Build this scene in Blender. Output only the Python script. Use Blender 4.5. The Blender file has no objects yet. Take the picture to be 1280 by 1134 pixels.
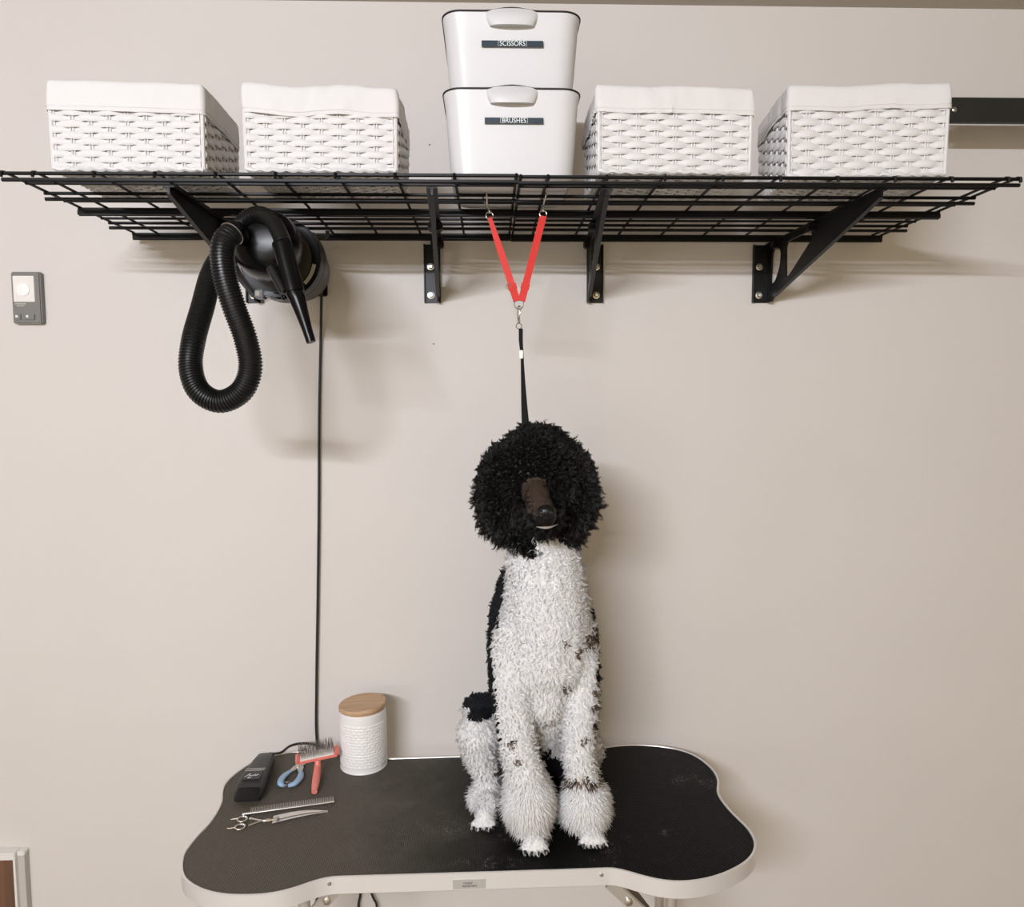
import bpy, bmesh, math, random
import numpy as np
from mathutils import Vector, Matrix, kdtree, noise
R = math.radians
PI = math.pi
random.seed(7); rng = np.random.default_rng(7)
SC = bpy.context.scene; COL = SC.collection

# ---------------------------------------------------------------- camera
F = 900.0; D = 1.98; CZ = 1.70
YAW, PITCH, ROLL = R(1.72), R(4.32), R(0.25)
fwd = Vector((math.sin(YAW)*math.cos(PITCH), math.cos(YAW)*math.cos(PITCH), -math.sin(PITCH)))
rgt = Vector((math.cos(YAW), -math.sin(YAW), 0)); upv = rgt.cross(fwd)
r2 = rgt*math.cos(ROLL) - upv*math.sin(ROLL); u2 = upv*math.cos(ROLL) + rgt*math.sin(ROLL)
CAM = Vector((0, -D, CZ))
cd = bpy.data.cameras.new('camera'); cam = bpy.data.objects.new('camera', cd); COL.objects.link(cam)
cd.sensor_fit = 'HORIZONTAL'; cd.sensor_width = 36; cd.lens = 36*F/1280; cd.clip_start = .02
m = Matrix((r2, u2, -fwd)).transposed().to_4x4(); m.translation = CAM; cam.matrix_world = m
SC.camera = cam

def ray(u, v): return fwd + r2*((u-640)/F) - u2*((v-567)/F)
def P(u, v, Z):                       # the point seen at (u, v) on the vertical plane Z metres in front of the camera
    d = ray(u, v); return CAM + d*(Z/d.y)
def T(u, v, z):                       # the point seen at (u, v) on the level plane at height z
    d = ray(u, v); return CAM + d*((z-CZ)/d.z)

# ---------------------------------------------------------------- materials
def mat(name, col, rough=.5, metal=0, spec=.5, **k):
    m = bpy.data.materials.new(name); m.use_nodes = True
    b = m.node_tree.nodes['Principled BSDF']
    b.inputs['Base Color'].default_value = (*col, 1); b.inputs['Roughness'].default_value = rough
    b.inputs['Metallic'].default_value = metal; b.inputs['Specular IOR Level'].default_value = spec
    if k.get('coat'): b.inputs['Coat Weight'].default_value = k['coat']; b.inputs['Coat Roughness'].default_value = .1
    if k.get('sheen'): b.inputs['Sheen Weight'].default_value = k['sheen']
    N, L = m.node_tree.nodes, m.node_tree.links
    tc = N.new('ShaderNodeTexCoord')
    def nz(scale, detail=4, vec=None):
        n = N.new('ShaderNodeTexNoise'); n.inputs['Scale'].default_value = scale; n.inputs['Detail'].default_value = detail
        L.new(vec or tc.outputs['Object'], n.inputs['Vector']); return n
    if 'vary' in k:                   # (scale, amount)
        n = nz(k['vary'][0]); mx = N.new('ShaderNodeMixRGB'); mx.blend_type = 'MULTIPLY'
        mx.inputs['Fac'].default_value = k['vary'][1]; mx.inputs['Color1'].default_value = (*col, 1)
        rp = N.new('ShaderNodeValToRGB'); rp.color_ramp.elements[0].position = .3; rp.color_ramp.elements[1].position = .7
        rp.color_ramp.elements[0].color = (.45, .45, .45, 1)
        L.new(n.outputs['Fac'], rp.inputs[0]); L.new(rp.outputs[0], mx.inputs['Color2']); L.new(mx.outputs[0], b.inputs['Base Color'])
    if 'bump' in k:                   # (scale, strength, distance)
        n = nz(k['bump'][0], 6); bp = N.new('ShaderNodeBump')
        bp.inputs['Strength'].default_value = k['bump'][1]; bp.inputs['Distance'].default_value = k['bump'][2]
        L.new(n.outputs['Fac'], bp.inputs['Height']); L.new(bp.outputs[0], b.inputs['Normal'])
    return m

M = {}
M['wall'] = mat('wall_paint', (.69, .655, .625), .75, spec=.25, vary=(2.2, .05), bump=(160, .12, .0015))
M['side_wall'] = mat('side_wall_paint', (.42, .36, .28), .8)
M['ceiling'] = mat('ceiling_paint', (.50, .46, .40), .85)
M['floor'] = mat('floor_concrete', (.38, .33, .27), .6, vary=(3, .3))
M['black_metal'] = mat('black_powder_coat', (.004, .004, .0045), .4, spec=.28, bump=(400, .08, .0005))
M['black_wire'] = mat('black_wire_coating', (.003, .003, .0035), .42, spec=.25)
M['rail'] = mat('dark_steel_rail', (.022, .023, .020), .5, .2, vary=(20, .2))
M['steel'] = mat('zinc_steel', (.62, .60, .57), .28, 1)
M['chrome'] = mat('polished_steel', (.75, .73, .71), .16, 1)
M['bright_steel'] = mat('brushed_bright_steel', (.82, .80, .77), .38, .85)
M['gloss_black'] = mat('glossy_black_plastic', (.003, .003, .0035), .27, spec=.22)
M['hose'] = mat('ribbed_rubber_hose', (.006, .0068, .0068), .33, spec=.45)
M['housing'] = mat('olive_black_housing', (.040, .037, .026), .45, spec=.3)
M['sticker'] = mat('pale_sticker', (.42, .40, .35), .5)
M['cord'] = mat('black_cord_rubber', (.014, .014, .016), .5)
M['wicker'] = mat('white_painted_wicker', (.72, .71, .705), .5, spec=.3)
M['cloth'] = mat('white_cotton_liner', (.72, .71, .705), .9, spec=.1, bump=(300, .2, .001))
M['bin'] = mat('white_plastic_bin', (.67, .668, .675), .35, spec=.45)
M['bin_rim'] = mat('dark_rim_seal', (.02, .014, .015), .5)
M['label'] = mat('slate_label_tape', (.028, .045, .062), .4)
M['ink_white'] = mat('white_lettering', (.80, .85, .85), .5)
M['ink_dark'] = mat('dark_lettering', (.10, .09, .09), .6)
M['red'] = mat('red_nylon_strap', (.62, .022, .012), .6, bump=(900, .3, .0006))
M['black_nylon'] = mat('black_nylon_strap', (.005, .005, .006), .7, spec=.2, bump=(900, .3, .0006))
M['alu'] = mat('white_aluminium_edge', (.82, .80, .78), .32, .40)
M['alu_plate'] = mat('grey_name_plate', (.52, .50, .48), .4, .3)
M['leg_metal'] = mat('satin_aluminium_leg', (.66, .62, .56), .32, .6)
M['leg_dark'] = mat('bronze_grey_bracket', (.20, .17, .13), .4, .6)
M['enamel'] = mat('white_enamel', (.86, .85, .85), .3, spec=.5)
M['pink'] = mat('coral_pink_plastic', (.80, .24, .20), .38, spec=.5)
M['blue'] = mat('pale_blue_grip', (.36, .55, .78), .4, spec=.5)
M['grey_plastic'] = mat('grey_plastic', (.19, .185, .175), .45)
M['cream'] = mat('cream_dial_face', (.80, .78, .74), .5)
M['dial'] = mat('white_dial', (.93, .92, .90), .4)
M['trim_white'] = mat('white_frame_paint', (.80, .78, .76), .5)
M['trim_grey'] = mat('grey_frame_side', (.52, .50, .47), .6)
M['clipper'] = mat('charcoal_clipper_body', (.035, .034, .033), .42, spec=.5)
M['clipper_dark'] = mat('black_clipper_head', (.010, .010, .011), .3, spec=.5)
M['fur_white'] = mat('white_poodle_curls', (.985, .975, .965), .9, spec=.05)
_t = M['fur_white'].node_tree; _b = _t.nodes['Principled BSDF']; _tr = _t.nodes.new('ShaderNodeBsdfTranslucent'); _tr.inputs[0].default_value = (.99, .975, .96, 1)
_mx = _t.nodes.new('ShaderNodeMixShader'); _mx.inputs[0].default_value = .22; _t.links.new(_b.outputs[0], _mx.inputs[1]); _t.links.new(_tr.outputs[0], _mx.inputs[2])
_t.links.new(_mx.outputs[0], _t.nodes['Material Output'].inputs['Surface'])
M['fur_black'] = mat('black_poodle_curls', (.0040, .0038, .0036), .42, spec=.34)
M['fur_slate'] = mat('slate_black_clipped_coat', (.014, .0155, .019), .6, spec=.12)
M['fur_brown'] = mat('brown_tinged_hairs', (.16, .11, .08), .7, spec=.2)
M['muzzle'] = mat('shaved_brown_black_muzzle', (.060, .038, .026), .5, spec=.4, vary=(90, .6), bump=(700, .5, .001))
M['nose'] = mat('wet_black_nose', (.004, .004, .004), .34, spec=.35, bump=(500, .3, .0008))
M['lip'] = mat('pale_lower_lip', (.32, .28, .23), .5)
M['lip_grey'] = mat('grey_nostril_rim', (.014, .013, .012), .3, spec=.5)
M['eye'] = mat('dark_eye', (.008, .005, .004), .06, spec=.8)
M['claw'] = mat('black_claws', (.012, .010, .009), .3, spec=.5)

def wood_mat(name, c1, c2, axis='X'):
    m = mat(name, c1, .5); N, L = m.node_tree.nodes, m.node_tree.links
    b = N['Principled BSDF']; tc = N.new('ShaderNodeTexCoord'); mp = N.new('ShaderNodeMapping')
    mp.inputs['Scale'].default_value = {'X': (4, 60, 20), 'Z': (50, 20, 3)}[axis]; mp.inputs['Rotation'].default_value = (0, 0, R(14))
    n = N.new('ShaderNodeTexNoise'); n.inputs['Scale'].default_value = 1.6; n.inputs['Detail'].default_value = 7
    rp = N.new('ShaderNodeValToRGB'); rp.color_ramp.elements[0].position = .3; rp.color_ramp.elements[1].position = .75
    rp.color_ramp.elements[0].color = (*c2, 1); rp.color_ramp.elements[1].color = (*c1, 1)
    L.new(tc.outputs['Object'], mp.inputs[0]); L.new(mp.outputs[0], n.inputs['Vector']); L.new(n.outputs['Fac'], rp.inputs[0])
    L.new(rp.outputs[0], b.inputs['Base Color']); return m
M['bamboo'] = wood_mat('bamboo_lid', (.62, .42, .26), (.44, .27, .15))
M['brown_wood'] = wood_mat('brown_panel', (.20, .095, .055), (.12, .062, .036), 'Z')

TZ_ = P(613, 999, 1.674).z; MATC = T(590, 1010, TZ_)
def mat_mat():                        # black ribbed rubber table mat: rows of small raised pads, pale scuffs worn into it
    m = mat('black_ribbed_rubber_mat', (.006, .006, .0055), .45, spec=.12)
    N, L = m.node_tree.nodes, m.node_tree.links; b = N['Principled BSDF']; tc = N.new('ShaderNodeTexCoord')
    br = N.new('ShaderNodeTexBrick'); mp = N.new('ShaderNodeMapping'); mp.inputs['Rotation'].default_value = (0, 0, R(90))
    mp.inputs['Scale'].default_value = (1, 1, 1)
    br.inputs['Scale'].default_value = 55; br.inputs['Mortar Size'].default_value = .08; br.inputs['Mortar Smooth'].default_value = 1
    br.inputs['Color1'].default_value = (1, 1, 1, 1); br.inputs['Color2'].default_value = (.8, .8, .8, 1); br.inputs['Mortar'].default_value = (0, 0, 0, 1)
    L.new(tc.outputs['Object'], mp.inputs[0]); L.new(mp.outputs[0], br.inputs['Vector'])
    bp = N.new('ShaderNodeBump'); bp.inputs['Strength'].default_value = .55; bp.inputs['Distance'].default_value = .0016
    L.new(br.outputs['Color'], bp.inputs['Height'])
    n0 = N.new('ShaderNodeTexNoise'); n0.inputs['Scale'].default_value = 5; n0.inputs['Detail'].default_value = 2
    L.new(tc.outputs['Object'], n0.inputs['Vector'])
    bp2 = N.new('ShaderNodeBump'); bp2.inputs['Strength'].default_value = .25; bp2.inputs['Distance'].default_value = .02
    L.new(n0.outputs['Fac'], bp2.inputs['Height']); L.new(bp.outputs[0], bp2.inputs['Normal']); L.new(bp2.outputs[0], b.inputs['Normal'])
    n1 = N.new('ShaderNodeTexNoise'); n1.inputs['Scale'].default_value = 3.2; n1.inputs['Detail'].default_value = 9; n1.inputs['Roughness'].default_value = .75
    n2 = N.new('ShaderNodeTexNoise'); n2.inputs['Scale'].default_value = 170; n2.inputs['Detail'].default_value = 3
    L.new(tc.outputs['Object'], n1.inputs['Vector']); L.new(tc.outputs['Object'], n2.inputs['Vector'])
    r1 = N.new('ShaderNodeValToRGB'); r1.color_ramp.elements[0].position = .56; r1.color_ramp.elements[1].position = .70
    r22 = N.new('ShaderNodeValToRGB'); r22.color_ramp.elements[0].position = .50; r22.color_ramp.elements[1].position = .62
    L.new(n1.outputs['Fac'], r1.inputs[0]); L.new(n2.outputs['Fac'], r22.inputs[0])
    mu = N.new('ShaderNodeMath'); mu.operation = 'MULTIPLY'; L.new(r1.outputs[0], mu.inputs[0]); L.new(r22.outputs[0], mu.inputs[1])
    mx = N.new('ShaderNodeMixRGB'); mx.inputs['Color1'].default_value = (.006, .006, .0055, 1); mx.inputs['Color2'].default_value = (.11, .105, .092, 1)
    acc = None
    for (su, sv, sx_, sy_) in ((497, 1050, .045, .075), (440, 1062, .04, .07), (610, 1078, .10, .03), (640, 1040, .05, .05), (400, 1018, .05, .03), (836, 1040, .03, .02), (480, 985, .03, .05)):
        c_ = T(su, sv, TZ_)-Vector(MATC); ma = N.new('ShaderNodeMapping'); ma.inputs['Location'].default_value = (-c_.x/sx_, -c_.y/sy_, 0); ma.inputs['Scale'].default_value = (1/sx_, 1/sy_, 0)
        L.new(tc.outputs['Object'], ma.inputs[0]); g_ = N.new('ShaderNodeTexGradient'); g_.gradient_type = 'SPHERICAL'; L.new(ma.outputs[0], g_.inputs[0])
        if acc is None: acc = g_.outputs['Fac']
        else: q_ = N.new('ShaderNodeMath'); q_.operation = 'ADD'; L.new(acc, q_.inputs[0]); L.new(g_.outputs['Fac'], q_.inputs[1]); acc = q_.outputs[0]
    n3 = N.new('ShaderNodeTexNoise'); n3.inputs['Scale'].default_value = 38; n3.inputs['Detail'].default_value = 8; n3.inputs['Roughness'].default_value = .8; L.new(tc.outputs['Object'], n3.inputs['Vector'])
    r3 = N.new('ShaderNodeValToRGB'); r3.color_ramp.elements[0].position = .52; r3.color_ramp.elements[1].position = .60; L.new(n3.outputs['Fac'], r3.inputs[0])
    m3 = N.new('ShaderNodeMath'); m3.operation = 'MULTIPLY'; L.new(acc, m3.inputs[0]); L.new(r3.outputs[0], m3.inputs[1])
    m4 = N.new('ShaderNodeMath'); m4.operation = 'MULTIPLY'; L.new(m3.outputs[0], m4.inputs[0]); L.new(br.outputs['Color'], m4.inputs[1])
    m5 = N.new('ShaderNodeMath'); m5.operation = 'ADD'; m5.use_clamp = True; L.new(m4.outputs[0], m5.inputs[0]); L.new(mu.outputs[0], m5.inputs[1]); L.new(m5.outputs[0], mx.inputs['Fac'])
    mx.inputs['Color2'].default_value = (.30, .285, .255, 1)
    # worn grey plus a light sheen painted into the colour of the left half, fading out in patches toward the dog
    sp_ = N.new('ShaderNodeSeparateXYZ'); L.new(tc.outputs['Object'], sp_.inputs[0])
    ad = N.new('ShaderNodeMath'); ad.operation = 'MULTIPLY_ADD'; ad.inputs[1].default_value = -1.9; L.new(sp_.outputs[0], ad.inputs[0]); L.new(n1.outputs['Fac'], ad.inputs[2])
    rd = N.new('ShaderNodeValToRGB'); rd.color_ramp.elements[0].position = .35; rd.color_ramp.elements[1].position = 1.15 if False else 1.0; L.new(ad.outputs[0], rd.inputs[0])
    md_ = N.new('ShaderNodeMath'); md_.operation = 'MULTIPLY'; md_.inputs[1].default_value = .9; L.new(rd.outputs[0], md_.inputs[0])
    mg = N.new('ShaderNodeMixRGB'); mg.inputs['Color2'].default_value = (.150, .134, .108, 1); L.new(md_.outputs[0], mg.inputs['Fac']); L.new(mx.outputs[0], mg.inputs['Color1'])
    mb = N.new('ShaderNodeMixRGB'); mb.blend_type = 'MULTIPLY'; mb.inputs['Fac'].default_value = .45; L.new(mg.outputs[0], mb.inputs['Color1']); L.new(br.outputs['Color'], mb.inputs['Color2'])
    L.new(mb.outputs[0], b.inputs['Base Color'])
    return m
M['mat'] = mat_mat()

# ---------------------------------------------------------------- mesh helpers
class MB:
    def __init__(s): s.v = []; s.f = []; s.mi = []
    def add(s, vs, fs, mi=0):
        n = len(s.v); s.v += [Vector(v) for v in vs]; s.f += [tuple(n+i for i in f) for f in fs]; s.mi += [mi]*len(fs)
    def box(s, c, size, rot=None, mi=0, bev=0):
        c = Vector(c); q = rot.to_3x3() if rot is not None else Matrix.Identity(3)
        if bev:
            bm = bmesh.new(); bmesh.ops.create_cube(bm, size=1)
            for v in bm.verts: v.co = Vector(v.co[i]*size[i] for i in range(3))
            bmesh.ops.bevel(bm, geom=bm.edges[:], offset=bev, segments=2, affect='EDGES')
            bm.verts.index_update()
            s.add([c+q@v.co for v in bm.verts], [[v.index for v in f.verts] for f in bm.faces], mi); bm.free(); return
        vs = [c+q@Vector((x*size[0]/2, y*size[1]/2, z*size[2]/2)) for x in (-1, 1) for y in (-1, 1) for z in (-1, 1)]
        s.add(vs, [(0, 1, 3, 2), (4, 6, 7, 5), (0, 4, 5, 1), (2, 3, 7, 6), (0, 2, 6, 4), (1, 5, 7, 3)], mi)
    def tube(s, pts, r, n=8, mi=0, closed=False, flat=None, up=None):
        pts = [Vector(p) for p in pts]; k = len(pts); rs = r if isinstance(r, (list, tuple)) else [r]*k
        t0 = (pts[1]-pts[0]).normalized()
        a = Vector(up) if up is not None else (Vector((0, 0, 1)) if abs(t0.z) < .9 else Vector((0, 1, 0)))
        a = (a-t0*a.dot(t0)).normalized(); vs = []; fs = []
        for i in range(k):
            if closed: t = pts[(i+1) % k]-pts[i-1]
            else: t = pts[min(i+1, k-1)]-pts[max(i-1, 0)]
            t.normalize(); a = a-t*a.dot(t)
            if a.length < 1e-6: a = t.orthogonal()
            a.normalize(); b = t.cross(a); fl = flat if flat else 1
            for j in range(n):
                w = 2*PI*j/n; vs.append(pts[i]+a*(math.cos(w)*rs[i]*fl)+b*(math.sin(w)*rs[i]))
        rr = k if closed else k-1
        for i in range(rr):
            for j in range(n):
                i2 = (i+1) % k
                fs.append((i*n+j, i*n+(j+1) % n, i2*n+(j+1) % n, i2*n+j))
        if not closed: fs += [tuple(range(n-1, -1, -1)), tuple((k-1)*n+j for j in range(n))]
        s.add(vs, fs, mi)
    def strap(s, pts, w, th, side, mi=0):          # a flat band along pts; side = direction of its width
        vs = []; fs = []; k = len(pts); ws = w if isinstance(w, (list, tuple)) else [w]*k
        for i in range(k):
            p = Vector(pts[i]); t = (Vector(pts[min(i+1, k-1)])-Vector(pts[max(i-1, 0)])).normalized()
            sd = Vector(side); sd = (sd-t*sd.dot(t)).normalized(); nn = t.cross(sd)
            for a, b in ((-1, -1), (1, -1), (1, 1), (-1, 1)): vs.append(p+sd*a*ws[i]/2+nn*b*th/2)
        for i in range(k-1):
            for j in range(4): fs.append((i*4+j, i*4+(j+1) % 4, (i+1)*4+(j+1) % 4, (i+1)*4+j))
        fs += [(3, 2, 1, 0), tuple((k-1)*4+j for j in range(4))]; s.add(vs, fs, mi)
    def lathe(s, prof, o, axis='Z', n=48, mi=0, rot=None, disp=None):
        o = Vector(o); vs = []; fs = []; k = len(prof)
        for i, (r, h) in enumerate(prof):
            for j in range(n):
                w = 2*PI*j/n; rr = r+(disp(w, h) if disp else 0)
                v = Vector((rr*math.cos(w), rr*math.sin(w), h))
                if axis == 'Y': v = Vector((v.x, v.z, v.y))
                if rot is not None: v = rot.to_3x3()@v
                vs.append(o+v)
        for i in range(k-1):
            for j in range(n): fs.append((i*n+j, i*n+(j+1) % n, (i+1)*n+(j+1) % n, (i+1)*n+j))
        if prof[0][0] > 1e-5: fs.append(tuple(range(n-1, -1, -1)))
        if prof[-1][0] > 1e-5: fs.append(tuple((k-1)*n+j for j in range(n)))
        s.add(vs, fs, mi)
    def torus(s, c, R_, r, nrm, n=24, m_=8, mi=0, sy=1):
        nrm = Vector(nrm).normalized(); a = nrm.orthogonal().normalized(); b = nrm.cross(a)
        s.tube([Vector(c)+a*R_*math.cos(2*PI*i/n)+b*R_*sy*math.sin(2*PI*i/n) for i in range(n)], r, m_, mi, closed=True, up=nrm)
    def ball(s, c, r, n=16, mi=0, scale=(1, 1, 1), rot=None):
        c = Vector(c); vs = []; fs = []; q = rot.to_3x3() if rot is not None else Matrix.Identity(3)
        for i in range(1, n//2):
            for j in range(n):
                a = PI*i/(n//2); w = 2*PI*j/n
                vs.append(c+q@Vector((r*scale[0]*math.sin(a)*math.cos(w), r*scale[1]*math.sin(a)*math.sin(w), r*scale[2]*math.cos(a))))
        k = n//2-1; vs += [c+q@Vector((0, 0, r*scale[2])), c+q@Vector((0, 0, -r*scale[2]))]
        for i in range(k-1):
            for j in range(n): fs.append((i*n+j, (i+1)*n+j, (i+1)*n+(j+1) % n, i*n+(j+1) % n))
        for j in range(n):
            fs.append((k*n, j, (j+1) % n)); fs.append((k*n+1, (k-1)*n+(j+1) % n, (k-1)*n+j))
        s.add(vs, fs, mi)
    def loft(s, rings, mi=0, caps=True):
        n = len(rings[0]); vs = [p for r_ in rings for p in r_]; fs = []
        for i in range(len(rings)-1):
            for j in range(n): fs.append((i*n+j, i*n+(j+1) % n, (i+1)*n+(j+1) % n, (i+1)*n+j))
        if caps: fs += [tuple(range(n-1, -1, -1)), tuple((len(rings)-1)*n+j for j in range(n))]
        s.add(vs, fs, mi)
    def build(s, name, mats, parent=None, smooth=True, origin=None):
        if not isinstance(mats, (list, tuple)): mats = [mats]
        me = bpy.data.meshes.new(name)
        org = Vector(parent['org']) if parent is not None else (Vector(origin) if origin is not None else base_of(s.v))
        me.from_pydata([v-org for v in s.v], [], s.f)
        for m_ in mats: me.materials.append(m_)
        if any(s.mi): me.polygons.foreach_set('material_index', s.mi)
        bm = bmesh.new(); bm.from_mesh(me); bmesh.ops.recalc_face_normals(bm, faces=bm.faces[:])
        for f in bm.faces: f.smooth = smooth
        if smooth:
            for e in bm.edges:
                if len(e.link_faces) == 2 and e.calc_face_angle(0) > R(38): e.smooth = False
        bm.to_mesh(me); bm.free()
        return link(name, me, parent, org)

def base_of(vs):
    xs = [v.x for v in vs]; ys = [v.y for v in vs]
    return Vector(((min(xs)+max(xs))/2, (min(ys)+max(ys))/2, min(v.z for v in vs)))
def link(name, me, parent, org):
    o = bpy.data.objects.new(name, me); COL.objects.link(o)
    o['org'] = tuple(org)
    if parent is not None: o.parent = parent
    else: o.location = org
    return o
def empty(name, loc):
    o = bpy.data.objects.new(name, None); COL.objects.link(o); o.location = loc; o.empty_display_size = .05; o['org'] = tuple(loc); return o
def tag(o, label, cat, group=None, kind=None):
    o['label'] = label; o['category'] = cat
    if group: o['group'] = group
    if kind: o['kind'] = kind
    return o
def struct(o): o['kind'] = 'structure'; return o

def smooth_path(pts, per=8):          # Catmull-Rom through 3-D points
    pts = [Vector(p) for p in pts]; q = [pts[0]*2-pts[1]]+pts+[pts[-1]*2-pts[-2]]; out = []
    for i in range(1, len(q)-2):
        for k in range(per):
            t = k/per; a, b, c, d = q[i-1:i+3]
            out.append(.5*((2*b)+(c-a)*t+(2*a-5*b+4*c-d)*t*t+(3*b-a-3*c+d)*t**3))
    out.append(pts[-1]); return out
def resample(pts, step):
    out = [pts[0].copy()]; acc = 0; 
    for a, b in zip(pts, pts[1:]):
        L = (b-a).length; t = step-acc
        while t <= L: out.append(a.lerp(b, t/L)); t += step
        acc = L-(t-step)
    return out

def curve_plate(outer, holes, th, bev=0):     # flat plate with holes, local XY, thickness along Z -> (verts, faces)
    cu = bpy.data.curves.new('tmp', 'CURVE'); cu.dimensions = '2D'; cu.fill_mode = 'BOTH'; cu.extrude = th/2; cu.bevel_depth = bev
    for pl in [outer]+holes:
        sp = cu.splines.new('POLY'); sp.points.add(len(pl)-1); sp.use_cyclic_u = True
        for i, p in enumerate(pl): sp.points[i].co = (p[0], p[1], 0, 1)
    o = bpy.data.objects.new('tmp', cu); COL.objects.link(o); bpy.context.view_layer.update()
    me = bpy.data.meshes.new_from_object(o.evaluated_get(bpy.context.evaluated_depsgraph_get()))
    vs = [v.co.copy() for v in me.vertices]; fs = [tuple(p.vertices) for p in me.polygons]
    bpy.data.objects.remove(o); bpy.data.curves.remove(cu); bpy.data.meshes.remove(me); return vs, fs
def text_geo(txt, size, th=.0003, shear=0, width=1.0):
    cu = bpy.data.curves.new('tmp', 'FONT'); cu.body = txt; cu.size = size; cu.extrude = th; cu.align_x = 'CENTER'; cu.align_y = 'CENTER'; cu.shear = shear
    o = bpy.data.objects.new('tmp', cu); COL.objects.link(o); bpy.context.view_layer.update()
    me = bpy.data.meshes.new_from_object(o.evaluated_get(bpy.context.evaluated_depsgraph_get()))
    vs = [Vector((v.co.x*width, v.co.y, v.co.z)) for v in me.vertices]; fs = [tuple(p.vertices) for p in me.polygons]
    bpy.data.objects.remove(o); bpy.data.curves.remove(cu); bpy.data.meshes.remove(me); return vs, fs
def place(vs, o, ex, ey, ez):
    o = Vector(o); return [o+Vector(ex)*v.x+Vector(ey)*v.y+Vector(ez)*v.z for v in vs]
X_, Y_, Z_ = Vector((1, 0, 0)), Vector((0, 1, 0)), Vector((0, 0, 1))

# ---------------------------------------------------------------- the room
ceil_z = P(640, 4, D).z
XL, XR, YB = -2.9, 2.9, -5.2
def slab(name, c, size, m_):
    b = MB(); b.box(c, size); return struct(b.build(name, m_, smooth=False))
slab('wall_back', ((XL+XR)/2, .05, ceil_z/2), (XR-XL, .1, ceil_z), M['wall'])
slab('floor', ((XL+XR)/2, YB/2+.05, -.05), (XR-XL+.2, -YB+.1, .1), M['floor'])
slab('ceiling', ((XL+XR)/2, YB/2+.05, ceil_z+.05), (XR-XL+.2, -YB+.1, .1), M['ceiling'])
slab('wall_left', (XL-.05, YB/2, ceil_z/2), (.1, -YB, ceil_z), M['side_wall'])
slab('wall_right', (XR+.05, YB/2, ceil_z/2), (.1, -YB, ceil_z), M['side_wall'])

# ---------------------------------------------------------------- wire shelf
ZF = 1.44
shz = P(613, 218.5, ZF).z             # top of the wires
XS0, XSM, XS1 = P(1, 219, ZF).x, P(648, 219, ZF).x, P(1276, 222, ZF).x
depth_z = [ZF, 1.575, 1.70, 1.83, 1.948]
def wire_panel(x0, x1, label, dz, step_from_left, x_first):
    root = empty('wire_shelf_panel', ((x0+x1)/2, -(D-1.7), shz-.012))
    tag(root, label, 'shelf', 'wire shelf panels')
    def wire(b, pts, r): b.tube(pts, r, 6)
    z = shz-.0035+dz
    for i, Zd in enumerate(depth_z):
        b = MB(); y = Zd-D
        wire(b, [(x0, y, z), (x1, y, z)], .0036); wire(b, [(x0, y+.003, z-.011), (x1, y+.003, z-.011)], .0040)
        if i == 2: b.box(((x0+x1)/2, y+.002, z-.0085), (x1-x0, .014, .010))
        if i == 4: b.box(((x0+x1)/2, y+.002, z-.0085), (x1-x0, .006, .010))
        b.build('front_rail' if i == 0 else 'support_rail', M['black_wire'], root)
    b = MB()
    for i in range(4):
        for f_ in ((.5,) if i != 2 else (.35, .68)):
            Zd = depth_z[i]*(1-f_)+depth_z[i+1]*f_
            wire(b, [(x0+.004, Zd-D, z+.001), (x1-.004, Zd-D, z+.001)], .0032)
    b.build('lengthwise_wires', M['black_wire'], root)
    b = MB(); xx = x_first
    xs = [x0+.004, x1-.004]
    while xx < x1-.02:
        if xx > x0+.02: xs.append(xx)
        xx += .1145
    for xx in xs:
        b.tube([(xx, depth_z[0]-D-.006, z-.008), (xx, depth_z[0]-D-.005, z+.001), (xx, depth_z[0]-D+.004, z+.0035),
                (xx, depth_z[-1]-D, z+.0035), (xx, depth_z[-1]-D+.004, z-.010)], .0031, 6)
    b.build('cross_wires', M['black_wire'], root)
    return root
wire_panel(XS0, XSM, 'left panel of the black wire shelf holding the two left baskets', .002, 1, P(43, 219, ZF).x)
wire_panel(XSM+.0005, XS1, 'right panel of the black wire shelf holding the two right baskets', 0, 1, P(685, 219, ZF).x)

# brackets -------------------------------------------------------
def arc(cx, cy, rx, ry, a0, a1, n=10): return [(cx+rx*math.cos(R(a0+(a1-a0)*i/n)), cy+ry*math.sin(R(a0+(a1-a0)*i/n))) for i in range(n+1)]
br_len = D-ZF-.015; br_top = shz-.021; br_bot = P(613, 379, D).z
BH = br_top-br_bot
# profile in (distance from wall, height above the bottom)
outer = [(0.004, 0), (.03, 0), (.045, .012), (br_len, BH-.014), (br_len, BH), (.004, BH)]
def rounded(poly, r=.012, n=4):
    out = []
    k = len(poly)
    for i in range(k):
        a, b, c = Vector(poly[i-1]), Vector(poly[i]), Vector(poly[(i+1) % k])
        d1 = (a-b); d2 = (c-b); rr = min(r, d1.length*.45, d2.length*.45); p = b+d1.normalized()*rr; q = b+d2.normalized()*rr
        for j in range(n+1):
            t = j/n; v = p*(1-t)**2+b*2*t*(1-t)+q*t*t; out.append((v.x, v.y))
    return out
def hyp(x): return .012+(BH-.026)*(x-.045)/(br_len-.045)
h1 = rounded([(.022, .045), (.050, .050), (.078, .085), (.082, BH-.03), (.060, BH-.013), (.030, BH-.02)], .03, 6)
h2 = rounded([(.112, hyp(.112)+.022), (.130, hyp(.13)+.018), (.250, BH-.034), (.240, BH-.014), (.108, BH-.014)], .022, 6)
plate_v, plate_f = curve_plate(outer, [h1, h2], .005)
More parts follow.
